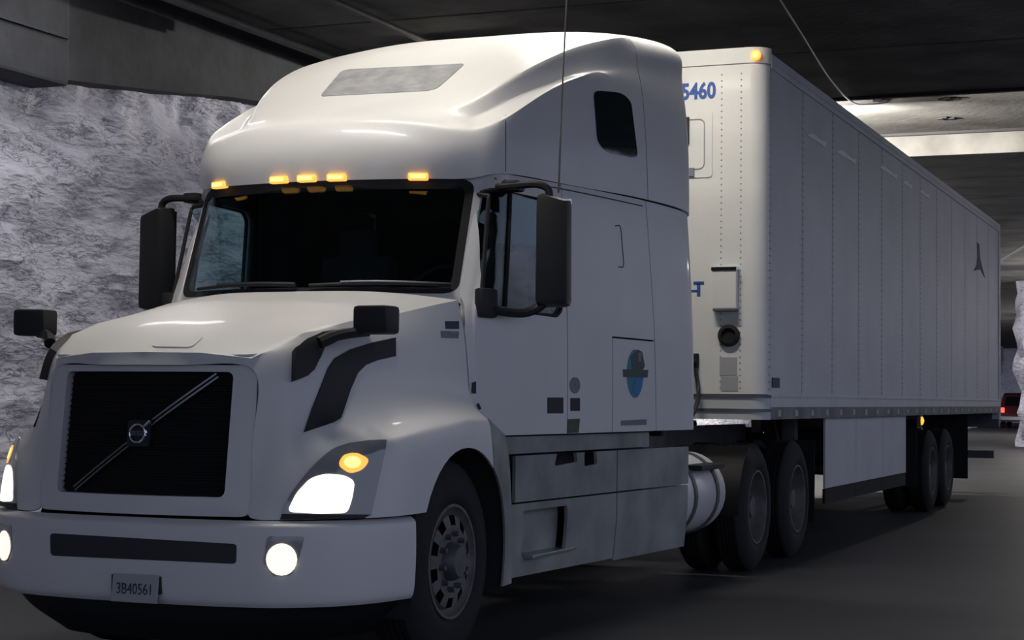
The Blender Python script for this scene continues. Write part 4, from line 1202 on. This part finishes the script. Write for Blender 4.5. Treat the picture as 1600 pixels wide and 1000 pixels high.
# pale strips along the upper side, scuff near the rear, small plate at the front corner
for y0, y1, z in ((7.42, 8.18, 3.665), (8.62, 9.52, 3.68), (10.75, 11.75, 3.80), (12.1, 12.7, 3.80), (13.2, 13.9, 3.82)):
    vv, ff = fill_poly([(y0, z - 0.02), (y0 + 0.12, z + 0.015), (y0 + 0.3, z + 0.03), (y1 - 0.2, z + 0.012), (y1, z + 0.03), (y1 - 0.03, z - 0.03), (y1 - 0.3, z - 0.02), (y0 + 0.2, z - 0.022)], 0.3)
    plate('pale_strip', [Vector((HW + 0.008, p.x, p.y)) for p in vv], [Vector((HW + 0.002, p.x, p.y)) for p in vv], ff, 'pale_mark', R)
vv, ff = fill_poly([(17.75, 3.20), (18.05, 3.30), (18.15, 3.45), (18.1, 3.63), (18.3, 3.62), (18.4, 3.42), (18.9, 3.18), (18.4, 3.27), (18.15, 3.24)], 0.3)
plate('scuff', [Vector((HW + 0.009, p.x, p.y)) for p in vv], [Vector((HW + 0.002, p.x, p.y)) for p in vv], ff, 'scuff', R)
box('side_plate', (HW, 6.22, 1.455), (HW + 0.008, 6.46, 1.535), 'sticker_navy', R, 0.0)
# aerodynamic side skirt in panels
for s in (1, -1):
    for a, b in () if s < 0 else ((8.38, 9.76), (9.775, 11.16), (11.175, 12.56)):
        box('skirt_panel', (min(s * 1.24, s * 1.262), a, 0.56), (max(s * 1.24, s * 1.262), b, 1.20), 'trailer_side', R, 0.004)
        box('skirt_flap', (min(s * 1.235, s * 1.258), a, 0.42), (max(s * 1.235, s * 1.258), b, 0.555), 'rubber', R, 0.002)
    # landing gear
    lg = box('landing_leg', (s * 0.95 - 0.06, 8.25, 0.25), (s * 0.95 + 0.06, 8.37, 1.2), 'steel_dirty', R)
    box('sand_shoe', (s * 0.95 - 0.12, 8.18, 0.20), (s * 0.95 + 0.12, 8.44, 0.25), 'steel_dirty', lg)
    tube('leg_brace', [(s * 0.95, 8.37, 0.6), (s * 0.6, 9.2, 1.2)], 0.03, 'steel_dirty', lg, 8)
    box('slider_rail', (s * 0.5 - 0.06, 12.7, 0.98), (s * 0.5 + 0.06, 18.2, 1.2), 'steel_dirty', R)
    for y in (14.75, 16.02): make_wheel(R, 1.22, y, 0.505, 0.505, s, 0.26, True, steer=False)
    box('mud_flap', (min(s * 0.62, s * 1.24), 13.42, 0.36), (max(s * 0.62, s * 1.24), 13.435, 1.15 if s > 0 else 0.85), 'rubber', R, 0.002)
    box('mud_flap', (min(s * 0.62, s * 1.24), 17.6, 0.30), (max(s * 0.62, s * 1.24), 17.615, 1.2), 'rubber', R, 0.002)
    box('guard_upright', (s * 0.55 - 0.05, YR - 0.12, 0.56), (s * 0.55 + 0.05, YR - 0.02, 1.2), 'steel_dirty', R)
for y in (14.75, 16.02):
    bm = bmesh.new(); bm_tube(bm, [(-0.9, y, 0.505), (0.9, y, 0.505)], 0.065, 12); from_bm('axle', bm, 'steel_dirty', R, True)
box('bogie_frame', (-0.62, 13.6, 0.72), (0.62, 17.3, 0.98), 'liner', R)
box('underride_guard', (-1.22, YR - 0.10, 0.50), (1.22, YR, 0.62), 'steel_dirty', R)
box('rear_sill', (-HW, YR - 0.1, 0.98), (HW, YR + 0.02, 1.2), 'steel_dirty', R)
bm = bmesh.new(); lathe(bm, [(0, 0.001), (0, 0.05), (-0.2, 0.05), (-0.2, 0.001)], seg=16, c=(0, 6.85, 1.17)); from_bm('kingpin_plate', bm, 'steel_dirty', R)

# ================================================================== far car
cx, cy = -6.5, 92.0
K = empty('car', (0, 0, 0), 'dark red car with one lit tail light far behind the trailer', 'car')
bm = bmesh.new()
sec = [(0.0, 0.35), (0.0, 0.95), (0.12, 1.12), (0.35, 1.78), (0.75, 1.92), (2.3, 1.90), (3.1, 1.25), (4.5, 1.10), (4.65, 0.7), (4.6, 0.35)]
vs = []
for sgn in (-1, 1):
    vs.append([bm.verts.new((cx + sgn * (0.95 if z < 1.2 else 0.80), cy + y, z)) for y, z in sec])
n = len(sec)
for i in range(n): bm.faces.new((vs[0][i], vs[0][(i + 1) % n], vs[1][(i + 1) % n], vs[1][i]))
bm.faces.new(vs[0][::-1]); bm.faces.new(vs[1])
bmesh.ops.bevel(bm, geom=[e for e in bm.edges], offset=0.05, segments=2, affect='EDGES')
from_bm('body', bm, 'car_paint', K, True)
bm = bmesh.new()
for a in ((cx - 0.68, cy + 0.13, 1.22), (cx + 0.68, cy + 0.13, 1.22), (cx + 0.64, cy + 0.33, 1.72), (cx - 0.64, cy + 0.33, 1.72)): bm.verts.new((a[0], a[1] - 0.03, a[2]))
bm.verts.ensure_lookup_table(); bm.faces.new(bm.verts[:]); bmesh.ops.solidify(bm, geom=bm.faces[:], thickness=0.03)
from_bm('rear_window', bm, 'dark_glass', K)
for sgn in (-1, 1):
    box('tail_light', (cx + sgn * 0.80 - 0.12, cy - 0.05, 0.85), (cx + sgn * 0.80 + 0.12, cy + 0.03, 1.12), 'red_lamp', K, 0.02)
    for y in (0.9, 3.6):
        bm = bmesh.new(); lathe(bm, [(-0.1, 0.001), (-0.1, 0.33), (0.1, 0.33), (0.1, 0.001)], seg=20, c=(cx + sgn * 0.85, cy + y, 0.33)); from_bm('wheel', bm, 'rubber', K, True)
box('rear_bumper', (cx - 0.93, cy - 0.10, 0.42), (cx + 0.93, cy + 0.05, 0.66), 'chrome', K, 0.03)

# parts were modelled at their place in the scene: put each empty at its thing's base and keep them there
for top, base in ((T, (0, 1.5, 0)), (R, (0, 13.3, 0)), (K, (cx, cy, 0))):
    top.location = base
    for ch in top.children: ch.matrix_parent_inverse = Matrix.Translation(-Vector(base))
